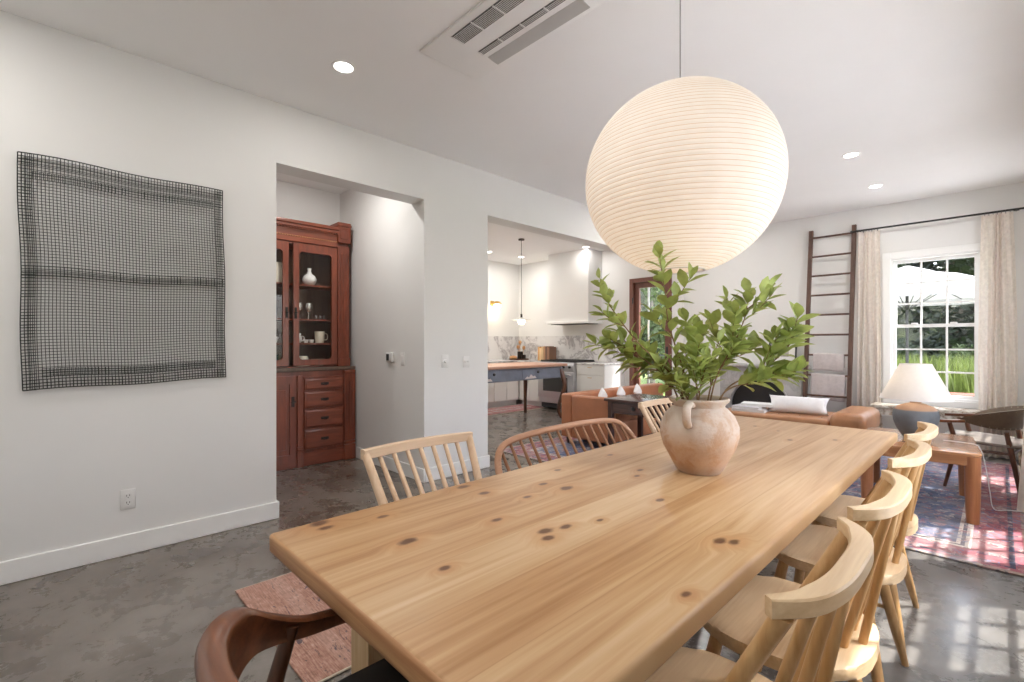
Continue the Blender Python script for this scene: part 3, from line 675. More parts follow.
# straight comb-back chairs, local front = +X
def comb(label, loc, rz):
    t = thing('comb_back_chair', label, 'chair', loc, rz, 'straight-rail spindle chairs')
    MB().prism(seat_poly(.21, .225, 4), .425, .457, .008).build('seat', M['birch_y'], t)
    zt, xt, xb, h = .82, -.39, -.185, .238
    sec = [(xt, -h-.012, zt), (xt-.012, -h*.5, zt+.003), (xt-.015, 0, zt+.004), (xt-.012, h*.5, zt+.003), (xt, h+.012, zt)]
    MB().band(spline(sec, 6), .026, .036).build('top_rail', M['birch_y'], t)
    for i in range(9):
        y = -h+2*h*i/8; th = i in (0, 8); r = .0165 if th else .0095
        by = y*.80; MB().tube([(xb+(.02 if th else 0), by, .45), ((xb+xt)/2-.005, (by+y)/2, .64), (xt-(0 if th else .012), y, zt-(.0 if th else .012))], [r*1.1, r, r*.92], 12).build('back_post' if th else 'spindle', M['birch_z'], t)
    leg_pair(t, M['birch_z'], [((-.13, -.15), (-.20, -.20)), ((-.13, .15), (-.20, .20)), ((.13, -.15), (.18, -.20)), ((.13, .15), (.18, .20))], .43, .018, .013)
    return t
cb = comb('pale straight-rail spindle chair in front of the alcove', (-1.20, 1.055, 0), 0)
dup(cb, (-1.20, 2.93, 0), R(-4), 'pale straight-rail spindle chair behind the terracotta urn')

# bow-back bench
t = thing('bow_back_bench', 'long reddish-brown bow-back spindle bench along the table', 'bench', (-1.22, 1.925, 0), 0)
MB().box(-.20, .17, -.53, .53, .42, .455, .014, 3).build('seat', M['cherry_y'], t)
zt = .785
def bowx(z): return -.15-(z-.45)*.62
ctrl = [(-.585, .47), (-.60, .58), (-.585, .68), (-.53, .745), (-.42, .774), (-.2, .785), (0, .787), (.2, .785), (.42, .774), (.53, .745), (.585, .68), (.60, .58), (.585, .47)]
ctrl = [(y*.91, z) for y, z in ctrl]; bow = spline([(bowx(z), y, z) for y, z in ctrl], 6)
MB().tube(bow, .0155, 12, 1.0).build('bow', M['cherry_y'], t)
def bow_top(y):
    best = max((p for p in bow if abs(p.y-y) < .035), key=lambda p: p.z, default=None); return best
for i in range(15):
    y = -.478+.956*i/14; p = bow_top(y); 
    MB().tube([(-.155, y*.985, .45), (bowx(.6), y, .6), (p.x, y, p.z-.006)], [.0095, .0085, .007], 10).build('spindle', M['cherry_z'], t)
leg_pair(t, M['cherry_z'], [((-.13, -.46), (-.20, -.54)), ((-.13, .46), (-.20, .54)), ((.11, -.46), (.16, -.54)), ((.11, .46), (.16, .54)), ((-.13, 0), (-.20, 0)), ((.11, 0), (.16, 0))], .425, .019, .013)

# walnut armchair at the head, local front = +Y
t = thing('walnut_armchair', 'dark walnut armchair with curved back and black seat at table end', 'chair', (-.77, .44, 0), 0)
MB().prism(seat_poly(.255, .225, 4), .435, .470, .012).build('seat', M['blackleather'], t, loc=(0, .045, 0))
m = MB(); 
m.box(-.22, .22, -.165, -.14, .385, .433); m.box(-.22, .22, .215, .24, .385, .433); m.box(-.235, -.21, -.165, .24, .385, .433); m.box(.21, .235, -.165, .24, .385, .433)
m.build('seat_frame', M['walnut_z'], t)
half = [(.0, -.252, .742, .11), (.085, -.244, .744, .108), (.140, -.222, .748, .10), (.172, -.184, .742, .082), (.187, -.135, .706, .052), (.194, -.075, .674, .034), (.194, -.01, .664, .028), (.190, .035, .660, .025)]
full = [(-x, y, z, h) for x, y, z, h in half[::-1]] + half[1:]
sp = spline([(x, y, z) for x, y, z, h in full], 5); hh = spline([(h, 0, 0) for *_, h in full], 5); secs = []
for i, p in enumerate(sp):
    tg = (sp[min(i+1, len(sp)-1)]-sp[max(i-1, 0)]); tg.z = 0; tg.normalize(); n = Vector((tg.y, -tg.x, 0)); h = hh[i].x; th = .020+ .026*min(1, h/.1)
    # outward normal points away from the sitter; top edge rolls outward
    a = p + n*(.012*h/.1); b = p - Vector((0,0,h)) - n*(.010*h/.1)
    hz = Vector((0,0,h)); secs.append([a+n*th*.5-hz*.10, a+n*th*.36, a-n*th*.36, a-n*th*.5-hz*.10, a-n*th*.28-hz*.34, b-n*.006, b+n*.006, a+n*th*.30-hz*.40])
MB().strip(None, secs).build('curved_backrest', M['walnut'], t, angle=60)
for s in (-1, 1):
    MB().tube([(s*.192, -.10, .672), (s*.210, -.165, .44), (s*.222, -.205, .22), (s*.235, -.245, 0)], [.014, .018, .016, .011], 12).build('leg', M['walnut_z'], t)
    MB().tube([(s*.198, .01, .645), (s*.215, .10, .55), (s*.225, .20, .43), (s*.22, .205, 0)], [.011, .013, .017, .012], 12).build('leg', M['walnut_z'], t)

# ------------------------------------------------------------------ rugs
def rug(name, label, x0, x1, y0, y1, mat, rz=0, fringe=False):
    cx, cy = (x0+x1)/2, (y0+y1)/2; a, b = (x1-x0)/2, (y1-y0)/2
    t = thing(name, label, 'rug', (cx, cy, 0), rz); m = MB(); m.box(-a, a, -b, b, .001, .011, .003, 1); m.build('pile', mat, t)
    m = MB(); m.tube([(-a, -b, .006), (-a, b, .006)], .005, 6); m.tube([(a, -b, .006), (a, b, .006)], .005, 6); m.build('selvedge', M['stitch'], t)
    return t
rug('kilim_runner', 'faded pink flat-woven runner on concrete beside the table end', -2.61, -1.70, .655, 2.75, M['kilim'], R(0))
M['persian'] = m_rug('persian_rug', 2.05, 1.62, (.085,.115,.21), (.27,.085,.105), [(.46,.41,.38), (.30,.09,.12), (.12,.17,.29), (.40,.22,.22), (.05,.06,.10)])
rug('persian_rug', 'large worn blue and red Persian rug in the living area', -3.97, .13, 3.63, 6.87, M['persian'])
M['krug'] = m_rug('kitchen_rug', .36, 1.0, (.30,.07,.07), (.34,.12,.13), [(.45,.30,.25), (.30,.05,.06), (.12,.08,.12), (.42,.18,.16)])
rug('kitchen_rug', 'small red and pink patterned rug before the kitchen cabinets', -6.62, -5.97, 4.9, 6.75, M['krug'])

# ------------------------------------------------------------------ hutch (front faces +X)
t = thing('hutch_cabinet', 'tall carved red mahogany hutch with glass doors in the alcove', 'cabinet', (-4.80, 1.70, 0), 0)
hb = MB(); hb.box(-.385, 0, -.64, .64, 0.0, .94)
hb2 = hb; hb.build('lower_body', M['mahog'], t)
m = MB(); m.box(-.39, .02, -.65, .64, .94, .975, .006, 2); m.build('counter_slab', M['mahog_d'], t)
# pilasters and feet
for y0, y1 in ((.517, .64), (-.64, -.517)):
    m = MB(); m.box(0, .02, y0, y1, .20, .90, .003, 1); m.box(0, .03, y0-.004, y1, 0, .16, .004, 1); m.box(0, .026, y0, y1, .165, .195, .004, 1); m.box(0, .026, y0, y1, .90, .938, .004, 1)
    for k in (1, 2, 3): y = y0+(y1-y0)*k/4; m.tube([(.021, y, .25), (.021, y, .82)], .005, 6)
    m.build('pilaster', M['mahog'], t)
m = MB(); m.box(0, .018, .042, .098, .20, .90, .004, 1); m.box(0, .026, .038, .102, 0, .16, .004, 1); m.box(0, .022, .04, .1, .165, .20, .003, 1); m.build('center_stile', M['mahog'], t)
m = MB(); m.box(0, .014, -.512, .515, .01, .135, .003, 1); m.build('plinth', M['mahog_y'], t)
for z0, z1 in ((.755, .868), (.575, .735), (.378, .553), (.165, .355)):
    d = MB().box(.002, .018, .112, .508, z0, z1, .006, 2); d = d.build('drawer', M['mahog_y'], t)
    MB().box(.018, .024, .128, .492, z0+.014, z1-.014, .004, 1).build('drawer_panel', M['mahog_y'], d)
    zc = (z0+z1)/2; m = MB(); m.box(.024, .028, .27, .35, zc-.014, zc+.012, .003, 1); m.tube(spline([(.028, .282, zc+.004), (.042, .29, zc-.008), (.044, .31, zc-.011), (.042, .33, zc-.008), (.028, .338, zc+.004)], 4), .004, 6); m.build('pull', M['bronze'], d)
    MB().box(0, .012, .104, .515, z1+.003, z1+.014, .002, 1).build('drawer_rail', M['mahog_y'], t)
for y0, y1, kx in ((-.50, .03, -.015),):
    d = MB(); d.box(.002, .020, y0, y0+.06, .06, .90); d.box(.002, .020, y1-.06, y1, .06, .90); d.box(.002, .020, y0+.06, y1-.06, .06, .14); d.box(.002, .020, y0+.06, y1-.06, .82, .90); d.box(.002, .010, y0+.06, y1-.06, .14, .82)
    d = d.build('door', M['mahog'], t); MB().box(.010, .018, y0+.09, y1-.09, .19, .77, .006, 1).build('door_panel', M['mahog'], d)
    m = MB(); m.box(.02, .024, y1-.045, y1-.015, .60, .70, .002, 1); m.tube([(.024, y1-.03, .65), (.045, y1-.03, .65)], .006, 8); m.tube([(.043, y1-.05, .65), (.043, y1-.01, .65)], .006, 8); m.build('knob', M['bronze'], d)
# upper case
ux = -.06
m = MB(); m.box(-.385, ux, .585, .60, .975, 2.42); m.box(-.385, ux, -.60, -.585, .975, 2.42); m.box(-.385, ux, -.585, .585, 2.20, 2.42); m.box(-.385, ux, -.585, .585, .976, .986); m.build('upper_case', M['mahog'], t)
MB().box(-.395, -.375, -.585, .585, .986, 2.20).build('back_panel', M['mahog_d'], t)
for z in (1.22, 1.463, 1.811): MB().box(-.375, -.085, -.58, .58, z-.018, z, .002, 1).build('shelf', M['mahog_y'], t)
for y0, y1 in ((.472, .60), (-.60, -.472)):
    m = MB(); m.box(ux, ux+.022, y0, y1, .976, 2.24, .003, 1); m.box(ux, ux+.032, y0-.003, y1+.006, .976, 1.06, .003, 1)
    for k in (1, 2, 3): y = y0+(y1-y0)*k/4; m.tube([(ux+.023, y, 1.12), (ux+.023, y, 2.16)], .0055, 6)
    m.build('pilaster', M['mahog'], t)
    m = MB(); m.box(ux-.2, ux+.045, y0-.004, y1+.008, 2.27, 2.485, .006, 2); m.box(ux-.2, ux+.055, y0-.008, y1+.012, 2.44, 2.465, .004, 1); m.box(ux+.045, ux+.052, y0+.02, y1-.02, 2.31, 2.41, .006, 1); m.build('corner_block', M['mahog'], t)
m = MB(); m.box(-.385, ux+.02, -.475, .475, 2.22, 2.36, .003, 1); m.box(-.385, ux+.045, -.475, .475, 2.36, 2.39, .004, 1); m.box(-.385, ux+.06, -.475, .475, 2.39, 2.425, .008, 2); m.build('cornice', M['mahog_y'], t)
m = MB()
for k in range(40): y = -.46+.92*k/39; m.box(ux+.02, ux+.03, y-.006, y+.006, 2.268, 2.280, .002, 1)
m.build('bead_moulding', M['boardwood'], t)
m = MB()
for k in range(34): y = -.46+.92*k/33; m.box(ux+.04, ux+.055, y-.008, y+.008, 2.342, 2.358, .002, 1)
m.build('dentil_moulding', M['mahog_y'], t)
for y0, y1, ky in ((.024, .462, .045), (-.462, -.020, -.04)):
    d = MB(); z0, z1, fw = .995, 2.205, .055
    d.box(ux+.002, ux+.026, y0, y0+fw, z0, z1); d.box(ux+.002, ux+.026, y1-fw, y1, z0, z1); d.box(ux+.002, ux+.026, y0+fw, y1-fw, z0, z0+.06); d.box(ux+.002, ux+.026, y0+fw, y1-fw, z1-.08, z1)
    rr = .035
    for cy, sy in ((y0+fw, 1), (y1-fw, -1)):
        for cz, sz in ((z0+.06, 1), (z1-.08, -1)):
            tri = [(cy, cz)] + [(cy+sy*(rr-rr*math.sin(a)), cz+sz*(rr-rr*math.cos(a))) for a in arc(7, 0, PI/2)]
            a = [d.bm.verts.new((ux+.002, p, q)) for p, q in tri]; b = [d.bm.verts.new((ux+.026, p, q)) for p, q in tri]
            d.bm.faces.new(a); d.bm.faces.new(b[::-1])
            for k in range(len(tri)): d.bm.faces.new((a[k], a[(k+1) % len(tri)], b[(k+1) % len(tri)], b[k]))
    d = d.build('glass_door', M['mahog'], t, smooth=False)
    MB().box(ux+.010, ux+.014, y0+fw, y1-fw, z0+.06, z1-.08).build('pane', M['glass'], d)
    m = MB(); m.tube([(ux+.026, ky, 1.52), (ux+.05, ky, 1.52)], .006, 8); m.lathe([(0, 0), (.011, .003), (.012, .008), (.007, .014), (0, .015)], (ux+.05, ky, 1.512), 12); m.box(ux+.026, ux+.030, ky-.012, ky+.012, 1.46, 1.57, .002, 1); m.build('knob', M['bronze'], d)

def ware(name, label, cat, prof, x, y, z, mat, group=None, handle=None, n=24):
    o = MB(); o.lathe(prof, n=n)
    if handle: o.tube(spline(handle, 5), .0045, 6)
    o = o.build(name, mat, loc=(x, y, z+.0008), angle=50); return tag(o, label, cat, group)
hx_ = -4.98
bud = [(0, 0), (.03, 0), (.052, .03), (.056, .055), (.045, .085), (.02, .105), (.013, .13), (.016, .155), (.012, .155), (.010, .13), (0, .12)]
ware('bud_vase', 'white round-bellied bud vase alone on the top hutch shelf', 'vase', [(r*1.25, z*1.15) for r, z in bud], hx_, 1.935, 1.811, M['white_cer'])
gob = [(0, 0), (.028, 0), (.028, .003), (.004, .006), (.004, .075), (.026, .09), (.033, .12), (.031, .165), (.029, .165), (.030, .12), (.022, .094), (0, .085)]
ware('goblet', 'silver-rimmed stemmed goblet by the hutch door knob', 'glass', gob, hx_, 1.83, 1.463, M['silver'], 'stemmed goblets in the hutch')
ware('goblet', 'silver-rimmed stemmed goblet under the white bud vase', 'glass', gob, hx_, 1.925, 1.463, M['silver'], 'stemmed goblets in the hutch')
shot = [(0, 0), (.018, 0), (.022, .045), (.020, .045), (.016, .004), (0, .004)]
for y, lb in ((2.00, 'tiny clear glass next to the silver goblets'), (2.045, 'tiny clear glass between two others in the hutch'), (2.085, 'tiny clear glass at the hutch shelf end')): ware('shot_glass', lb, 'glass', shot, hx_, y, 1.463, M['glassware'], 'tiny clear glasses in the hutch')
ware('creamer', 'ornate white creamer pot on the third hutch shelf', 'jug', [(0, 0), (.03, 0), (.045, .025), (.043, .055), (.03, .075), (.035, .095), (.02, .10), (.008, .118), (0, .118)], hx_, 1.815, 1.22, M['white_cer'], None, [(0, .04, .07), (0, .065, .06), (0, .062, .03), (0, .042, .02)])
cup = [(0, 0), (.018, 0), (.026, .035), (.024, .035), (.016, .004), (0, .004)]
ware('small_cup', 'tiny white cup beside the ornate creamer', 'cup', cup, hx_, 1.90, 1.22, M['white_cer'], 'tiny white cups in the hutch')
ware('small_cup', 'tiny white cup beside the cream mug', 'cup', cup, hx_, 1.955, 1.22, M['white_cer'], 'tiny white cups in the hutch')
mug = [(0, 0), (.042, 0), (.048, .05), (.05, .12), (.046, .12), (.043, .05), (.038, .006), (0, .006)]
ware('cream_mug', 'tall cream mug on the third hutch shelf', 'mug', mug, hx_, 2.04, 1.22, M['cream'], None, [(0, .045, .1), (0, .08, .09), (0, .08, .04), (0, .044, .03)])
ware('cream_jar', 'tapered cream jar at the bottom of the glass cabinet', 'jar', [(0, 0), (.065, 0), (.062, .03), (.045, .09), (.04, .10), (.036, .10), (0, .09)], hx_, 1.87, .986, M['cream'])
ware('stoneware_bowl', 'dull beige bowl at the bottom of the glass cabinet', 'bowl', [(0, 0), (.045, 0), (.065, .03), (.07, .065), (.066, .065), (.06, .03), (.04, .008), (0, .008)], hx_, 2.03, .986, M['cream'])
ware('pitcher', 'tall cream pitcher behind the hutch door edge by the wall opening', 'jug', [(0, 0), (.055, 0), (.062, .05), (.055, .14), (.045, .17), (.052, .20), (.047, .20), (.04, .17), (.05, .05), (0, .01)], hx_, 1.615, 1.811, M['cream'])
tum = [(0, 0), (.028, 0), (.034, .12), (.032, .12), (.026, .005), (0, .005)]
for y, z, lb in ((1.59, 1.463, 'blue tinted tumbler on the second hutch shelf'), (1.515, 1.463, 'blue tinted tumbler farther from the hutch knob'), (1.50, 1.22, 'blue tinted tumbler beside the white teacup'), (1.60, .986, 'blue tinted tumbler at the bottom of the glass cabinet')): ware('blue_tumbler', lb, 'glass', tum, hx_, y, z, M['blueglass'], 'blue tumblers in the hutch')
ware('teacup', 'plain white teacup among the blue tumblers', 'cup', [(0, 0), (.025, 0), (.04, .04), (.045, .06), (.042, .06), (.036, .04), (.02, .006), (0, .006)], hx_, 1.59, 1.22, M['white_cer'])

# ------------------------------------------------------------------ kitchen
CT = .875
def cab_unit(name, label, loc, rz, w, kind, end=None):
    """local X along the front, -Y to the room, depth .60"""
    t = thing(name, label, 'cabinet', loc, rz, 'painted kitchen base cabinets')
    MB().box(-w/2, w/2, -.60, -.002, .10, CT-.032).build('body', M['cab'], t); MB().box(-w/2+.0, w/2, -.54, -.05, 0, .099).build('plinth', M['cab'], t)
    if kind == 'drawers':
        zs = [(.115, .385), (.393, .663), (.671, .84)]
    else: zs = []
    for z0, z1 in zs:
        d = MB().box(-w/2+.004, w/2-.004, -.62, -.601, z0, z1, .002, 1).build('drawer', M['cab'], t); MB().tube([(-.04, -.632, z1-.04), (.04, -.632, z1-.04)], .005, 6).build('handle', M['brass'], d)
    if kind == 'doors':
        d = MB().box(-w/2+.004, w/2-.004, -.62, -.601, .715, .84, .002, 1).build('drawer', M['cab'], t); MB().tube([(-.04, -.632, .80), (.04, -.632, .80)], .005, 6).build('handle', M['brass'], d)
        n = 2 if w > .5 else 1
        for k in range(n):
            a0 = -w/2+.004+k*(w-.004)/n; a1 = a0+(w-.004)/n-.004
            d = MB(); d.box(a0, a1, -.62, -.601, .115, .707, .002, 1); d = d.build('door', M['cab'], t)
            MB().tube([((a1-.04) if k == 0 else (a0+.04), -.632, .66), ((a1-.04) if k == 0 else (a0+.04), -.632, .60)], .005, 6).build('handle', M['brass'], d)
    return t
cab_unit('base_cabinet', 'white three-drawer kitchen cabinet with sunlit end beside the range', (-4.905, WY, 0), 0, .59, 'drawers')
cab_unit('base_cabinet', 'white corner kitchen cabinet on the other side of the range', (-6.335, WY, 0), 0, .55, 'doors')
for y, wd, lb in ((6.33, .66, 'white kitchen cabinet at the corner behind the blue table leg'), (5.67, .66, 'white kitchen cabinet behind the red kitchen rug'), (5.01, .66, 'white kitchen cabinet seen at the opening jamb'), (4.35, .66, 'white kitchen cabinet farther along the side wall')): cab_unit('base_cabinet', lb, (KX, y, 0), PI/2, wd, 'doors')
MB_ = MB().box(-5.20, -4.60, WY-.635, WY-.001, CT-.031, CT, .003, 1)
tag(MB_.build('marble_countertop', M['marble']), 'short marble worktop on the three-drawer cabinet', 'countertop')
m = MB(); m.box(KX+.001, -6.06, WY-.635, WY-.001, CT-.031, CT); m.box(KX+.001, KX+.635, 4.02, WY-.635, CT-.031, CT)
tag(m.build('marble_countertop', M['marble'], smooth=False), 'L-shaped marble worktop around the kitchen corner', 'countertop')
MB_ = MB().box(KX+.012, -4.60, WY-.02, WY-.0005, CT+.001, 1.36, .001, 1); struct('trim_1', MB_, M['marble'], 'veined marble backsplash behind the range', 'backsplash')
MB_ = MB().box(KX+.0005, KX+.02, 4.02, WY-.02, CT+.001, 1.36, .001, 1); struct('trim_2', MB_, M['marble'], 'veined marble backsplash along the kitchen side wall', 'backsplash')
# range
t = thing('range_cooker', 'stainless steel range with black grates below the hood', 'range', (-5.63, WY-.03, 0), 0)
MB().box(-.425, .425, -.62, 0, .12, .872, .004, 1).build('body', M['steel'], t)
m = MB()
for x in (-.36, .36):
    for y in (-.55, -.06): m.tube([(x, y, 0), (x, y, .12)], .02, 10)
m.build('feet', M['black'], t); MB().box(-.40, .40, -.58, -.55, .03, .12).build('kick_panel', M['slot'], t)
d = MB().box(-.42, .42, -.66, -.622, .22, .70, .006, 2).build('oven_door', M['steel'], t)
MB().box(-.29, .29, -.664, -.6605, .34, .60, .001, 1).build('oven_window', M['slot'], d)
MB().tube([(-.38, -.70, .655), (.38, -.70, .655)], .013, 10).build('oven_handle', M['steel'], d)
MB().box(-.42, .42, -.655, -.622, .72, .86, .005, 2).build('control_panel', M['steel'], t)
for k in range(6):
    x = -.34+.68*k/5; f = MB().lathe([(0, 0), (.022, 0), (.02, .03), (0, .03)], n=16)
    for v in f.bm.verts: v.co = Vector((x+v.co.x, -.6555-v.co.z, .79+v.co.y))
    f.build('knob', M['black'], t)
m = MB(); m.box(-.42, .42, -.60, -.02, .873, .882)
for k in range(9): x = -.40+.80*k/8; m.box(x-.008, x+.008, -.58, -.04, .882, .905)
for y in (-.58, -.31, -.04): m.box(-.41, .41, y-.008, y+.008, .884, .907)
m.build('grates', M['black'], t, smooth=False)
# hood
t = thing('range_hood', 'white plastered range hood rising to the kitchen ceiling', 'range hood', (-5.56, WY, 0), 0)
MB().box(-.47, .47, -.42, -.001, 1.62, CZ-.001).build('chimney', M['paint'], t, smooth=False)
m = MB(); m.box(-.50, .50, -.46, -.001, 1.575, 1.62, .004, 1); m.build('lip', M['trim'], t); MB().box(-.42, .42, -.40, -.05, 1.565, 1.5745).build('filter', M['grille'], t)
# blue work table
t = thing('kitchen_work_table', 'worn blue work table with wooden top and curved legs in the kitchen', 'table', (-5.40, 5.05, 0), 0)
MB().box(-.47, .47, -1.10, 1.03, .845, .885, .008, 2).build('tabletop', M['island_top'], t)
m = MB(); m.box(-.42, .42, -1.02, .95, .66, .844, .003, 1); ap = m.build('apron', M['blue'], t)
for y0, y1 in ((-.9, -.02), (.02, .88)):
    d = MB().box(.42, .428, y0, y1, .675, .83, .003, 1).build('drawer', M['blue'], t); yc = (y0+y1)/2
    m = MB(); m.lathe([(0, 0), (.02, .005), (.022, .018), (.012, .03), (0, .032)], n=14)
    for v in m.bm.verts: v.co = Vector((.428+v.co.z, yc-.10+v.co.x, .775+v.co.y))
    m.build('knob', M['black'], d)
    pr = [(yc-.38, .68), (yc-.33, .715), (yc-.29, .70), (yc-.25, .745), (yc-.20, .712), (yc-.16, .72), (yc-.12, .68)]
    a = MB(); q = [a.bm.verts.new((.4285, y, z)) for y, z in pr]; a.bm.faces.new(q); r2 = bmesh.ops.extrude_face_region(a.bm, geom=a.bm.faces[:]); 
    for v in [g for g in r2['geom'] if isinstance(g, bmesh.types.BMVert)]: v.co.x += .0012
    a.build('bare_patch', M['peel'], d)
for sx in (-1, 1):
    for sy, y in ((-1, -1.0), (1, .93)):
        c = [(sx*.39, y, .80), (sx*.43, y+sy*.03, .66), (sx*.45, y+sy*.045, .52), (sx*.40, y+sy*.0, .30), (sx*.375, y-sy*.02, .14), (sx*.41, y+sy*.01, .02), (sx*.42, y+sy*.02, 0)]
        if sx < 0: c = [(sx*.39, y, .80), (sx*.395, y, .5), (sx*.40, y, .25), (sx*.40, y, 0)]
        q = spline(c, 5); n = len(q); MB().tube(q, [.048-.02*math.sin(PI*.5*min(1, i/(n*.8)))+(.012 if i > n-4 and sx > 0 else 0) for i in range(n)], 12).build('leg', M['walnut_z'], t)
# kitchen pendant and sconce
t = thing('kitchen_pendant', 'small glowing pendant with dark cord over the blue work table', 'pendant lamp', (-5.40, 5.48, 1.56), 0)
MB().lathe([(0, .075), (.03, .07), (.05, .055), (.15, .035), (.155, .03), (.05, .045), (.03, .05)], n=32, cap=False).build('shade', M['white_cer'], t)
MB().lathe([(0, -.045), (.04, -.038), (.06, -.005), (.055, .03), (.03, .048), (0, .048)], n=24).build('globe', M['globe'], t)
MB().tube([(0, 0, .075), (0, 0, .13)], .017, 10).build('socket', M['bronze'], t); MB().tube([(0, 0, .13), (0, 0, CZ-1.56-.02)], .004, 6).build('cord', M['bronze'], t)
MB().lathe([(0, 0), (.05, 0), (.05, -.02), (0, -.02)], (0, 0, CZ-1.56-.0005), 20).build('canopy', M['bronze'], t)
t = thing('wall_sconce', 'brass wall sconce with glowing globe on the kitchen side wall', 'wall lamp', (KX, 6.5, 2.0), 0)
MB().box(.0005, .02, -.05, .05, -.02, .08, .008, 2).build('backplate', M['brass'], t); MB().tube([(.02, 0, .03), (.12, 0, .06), (.16, 0, .04)], .009, 8).build('arm', M['brass'], t)
MB().lathe([(0, .07), (.06, .055), (.09, .02), (.085, .015), (.055, .045), (0, .055)], (.16, 0, 0), 24, cap=False).build('cap', M['brass'], t)
MB().lathe([(0, -.10), (.04, -.09), (.075, -.05), (.07, -.005), (.03, .012), (0, .012)], (.16, 0, 0), 24).build('globe', M['globe'], t)
for nm, p, e in (('pendant_bulb', (-5.40, 5.48, 1.49), 4), ('sconce_bulb', (KX+.17, 6.5, 1.87), 2.5)):
    l = bpy.data.lights.new(nm, 'POINT'); l.energy = e; l.color = (1,.8,.55); l.shadow_soft_size = .05; o = bpy.data.objects.new(nm, l); COL.objects.link(o); o.location = p
# counter items
ktop = CT+.001
t = thing('serving_tray', 'dark round wooden tray in the kitchen corner', 'tray', (-6.90, 6.93, ktop)); MB().lathe([(0, 0), (.20, 0), (.215, .025), (.205, .025), (.195, .008), (0, .008)], n=36).build('tray', M['walnut_z'], t)
o = MB().lathe([(0, 0), (.055, 0), (.06, .02), (.06, .16), (.055, .16), (.052, .02), (0, .015)], n=24).build('utensil_crock', M['bronze'], loc=(-6.93, 7.00, ktop+.009)); tag(o, 'dark crock of wooden spoons on the kitchen tray', 'crock')
for dx, dy, lean, lb, ln in ((-.02, .01, -.10, 'wooden spoon leaning toward the side wall', .27), (.015, .02, .12, 'wooden spoon leaning toward the range', .25), (0, -.02, .02, 'tall wooden paddle standing upright in the crock', .40)):
    t = thing('wooden_spoon', lb, 'utensil', (-6.93+dx, 7.00+dy, ktop+.028), 0, 'wooden utensils in the crock')
    MB().tube([(0, 0, 0), (lean*.5, 0, ln*.7)], .006, 8).build('handle', M['boardwood'], t); MB().lathe([(0, -.05), (.025, -.03), (.034, .0), (.026, .03), (0, .045)], (lean*.55, 0, ln*.7+.045), 14).build('bowl', M['boardwood'], t)
o = MB().lathe([(0, 0), (.06, .0), (.085, .03), (.07, .06), (.03, .075), (0, .078)], n=20).build('bread_loaf', M['boardwood'], loc=(-6.995, 6.86, ktop+.009)); tag(o, 'golden round loaf on the kitchen tray', 'bread')
o = ware('dark_mug', 'small dark mug on the kitchen tray', 'mug', [(r*.9, z*.8) for r, z in mug], -6.80, 6.96, ktop+.009, M['bronze'], None, [(0, .04, .08), (0, .07, .07), (0, .07, .03), (0, .04, .02)])
bookc = [((.62,.33,.12), 'orange cookbook at the corner end of the row', .27), ((.72,.50,.28), 'pale tan cookbook beside the orange one', .25), ((.62,.42,.24), 'tan wooden-backed cookbook in the middle of the row', .27), ((.40,.22,.12), 'brown cookbook next to the dark ones', .28), ((.13,.07,.05), 'dark brown cookbook near the range', .28), ((.30,.16,.10), 'red-brown cookbook against the range side', .27)]
x = -6.40
for k, (c, lb, h) in enumerate(bookc):
    t = thing('cookbook', lb, 'book', (x, 7.19, ktop), 0, 'cookbooks beside the range'); bm_ = plain('cookbook_cover_%d' % k, c, .6); wd = .042+.006*(k % 3)
    m = MB(); m.box(-wd/2, -wd/2+.004, -.21, 0, 0, h); m.box(wd/2-.004, wd/2, -.21, 0, 0, h); m.box(-wd/2+.004, wd/2-.004, -.21, -.205, 0, h); m.build('cover', bm_, t, smooth=False)
    MB().box(-wd/2+.0045, wd/2-.0045, -.2045, -.006, .005, h-.005).build('pages', M['paper_w'], t, smooth=False); x += wd+.004

# ------------------------------------------------------------------ living area
RZ = .0115
# leather sofa: long axis along Y, seat faces +X
t = thing('leather_sofa', 'tan leather sofa seen from its arm end beyond the spindle bench', 'sofa', (-3.36, 5.57, RZ), 0)
MB().box(-.36, .34, -1.0, 1.0, .08, .30, .02, 3).build('base', M['leather'], t)
MB().box(-.36, -.20, -1.12, 1.12, .08, .60, .03, 4).build('backrest', M['leather'], t)
for y0, y1 in ((-1.12, -1.0),): MB().box(-.199, .36, y0, y1, .08, .592, .03, 4).build('arm', M['leather'], t)
for y0, y1 in ((-.995, -.005), (.005, .995)): MB().box(-.195, .36, y0, y1, .302, .43, .035, 4).build('seat_cushion', M['leather'], t)
for x in (-.30, .30):
    for y in (-1.05, 1.05): MB().tube([(x, y, 0), (x, y, .085)], [.016, .022], 10).build('leg', M['darkwood_z'], t)
def pillow_obj(name, label, loc, rot, w, h, d, mat):
    m = MB(); n = 14
    for s in (1, -1):
        g = []
        for i in range(n+1):
            row = []
            for j in range(n+1):
                u, v = 2*i/n-1, 2*j/n-1; f = ((1-u*u)*(1-v*v))**.45; pin = 1-.10*(1-abs(u)**2)*abs(v)**4; pin2 = 1-.10*(1-abs(v)**2)*abs(u)**4
                row.append(m.bm.verts.new((u*w/2*pin2, s*d/2*f, v*h/2*pin)))
            g.append(row)
        for i in range(n):
            for j in range(n): m.bm.faces.new((g[i][j], g[i+1][j], g[i+1][j+1], g[i][j+1]))
    bmesh.ops.remove_doubles(m.bm, verts=m.bm.verts[:], dist=.0005)
    o = m.build(name, mat, loc=loc, angle=180); o.rotation_euler = rot; return tag(o, label, 'pillow')
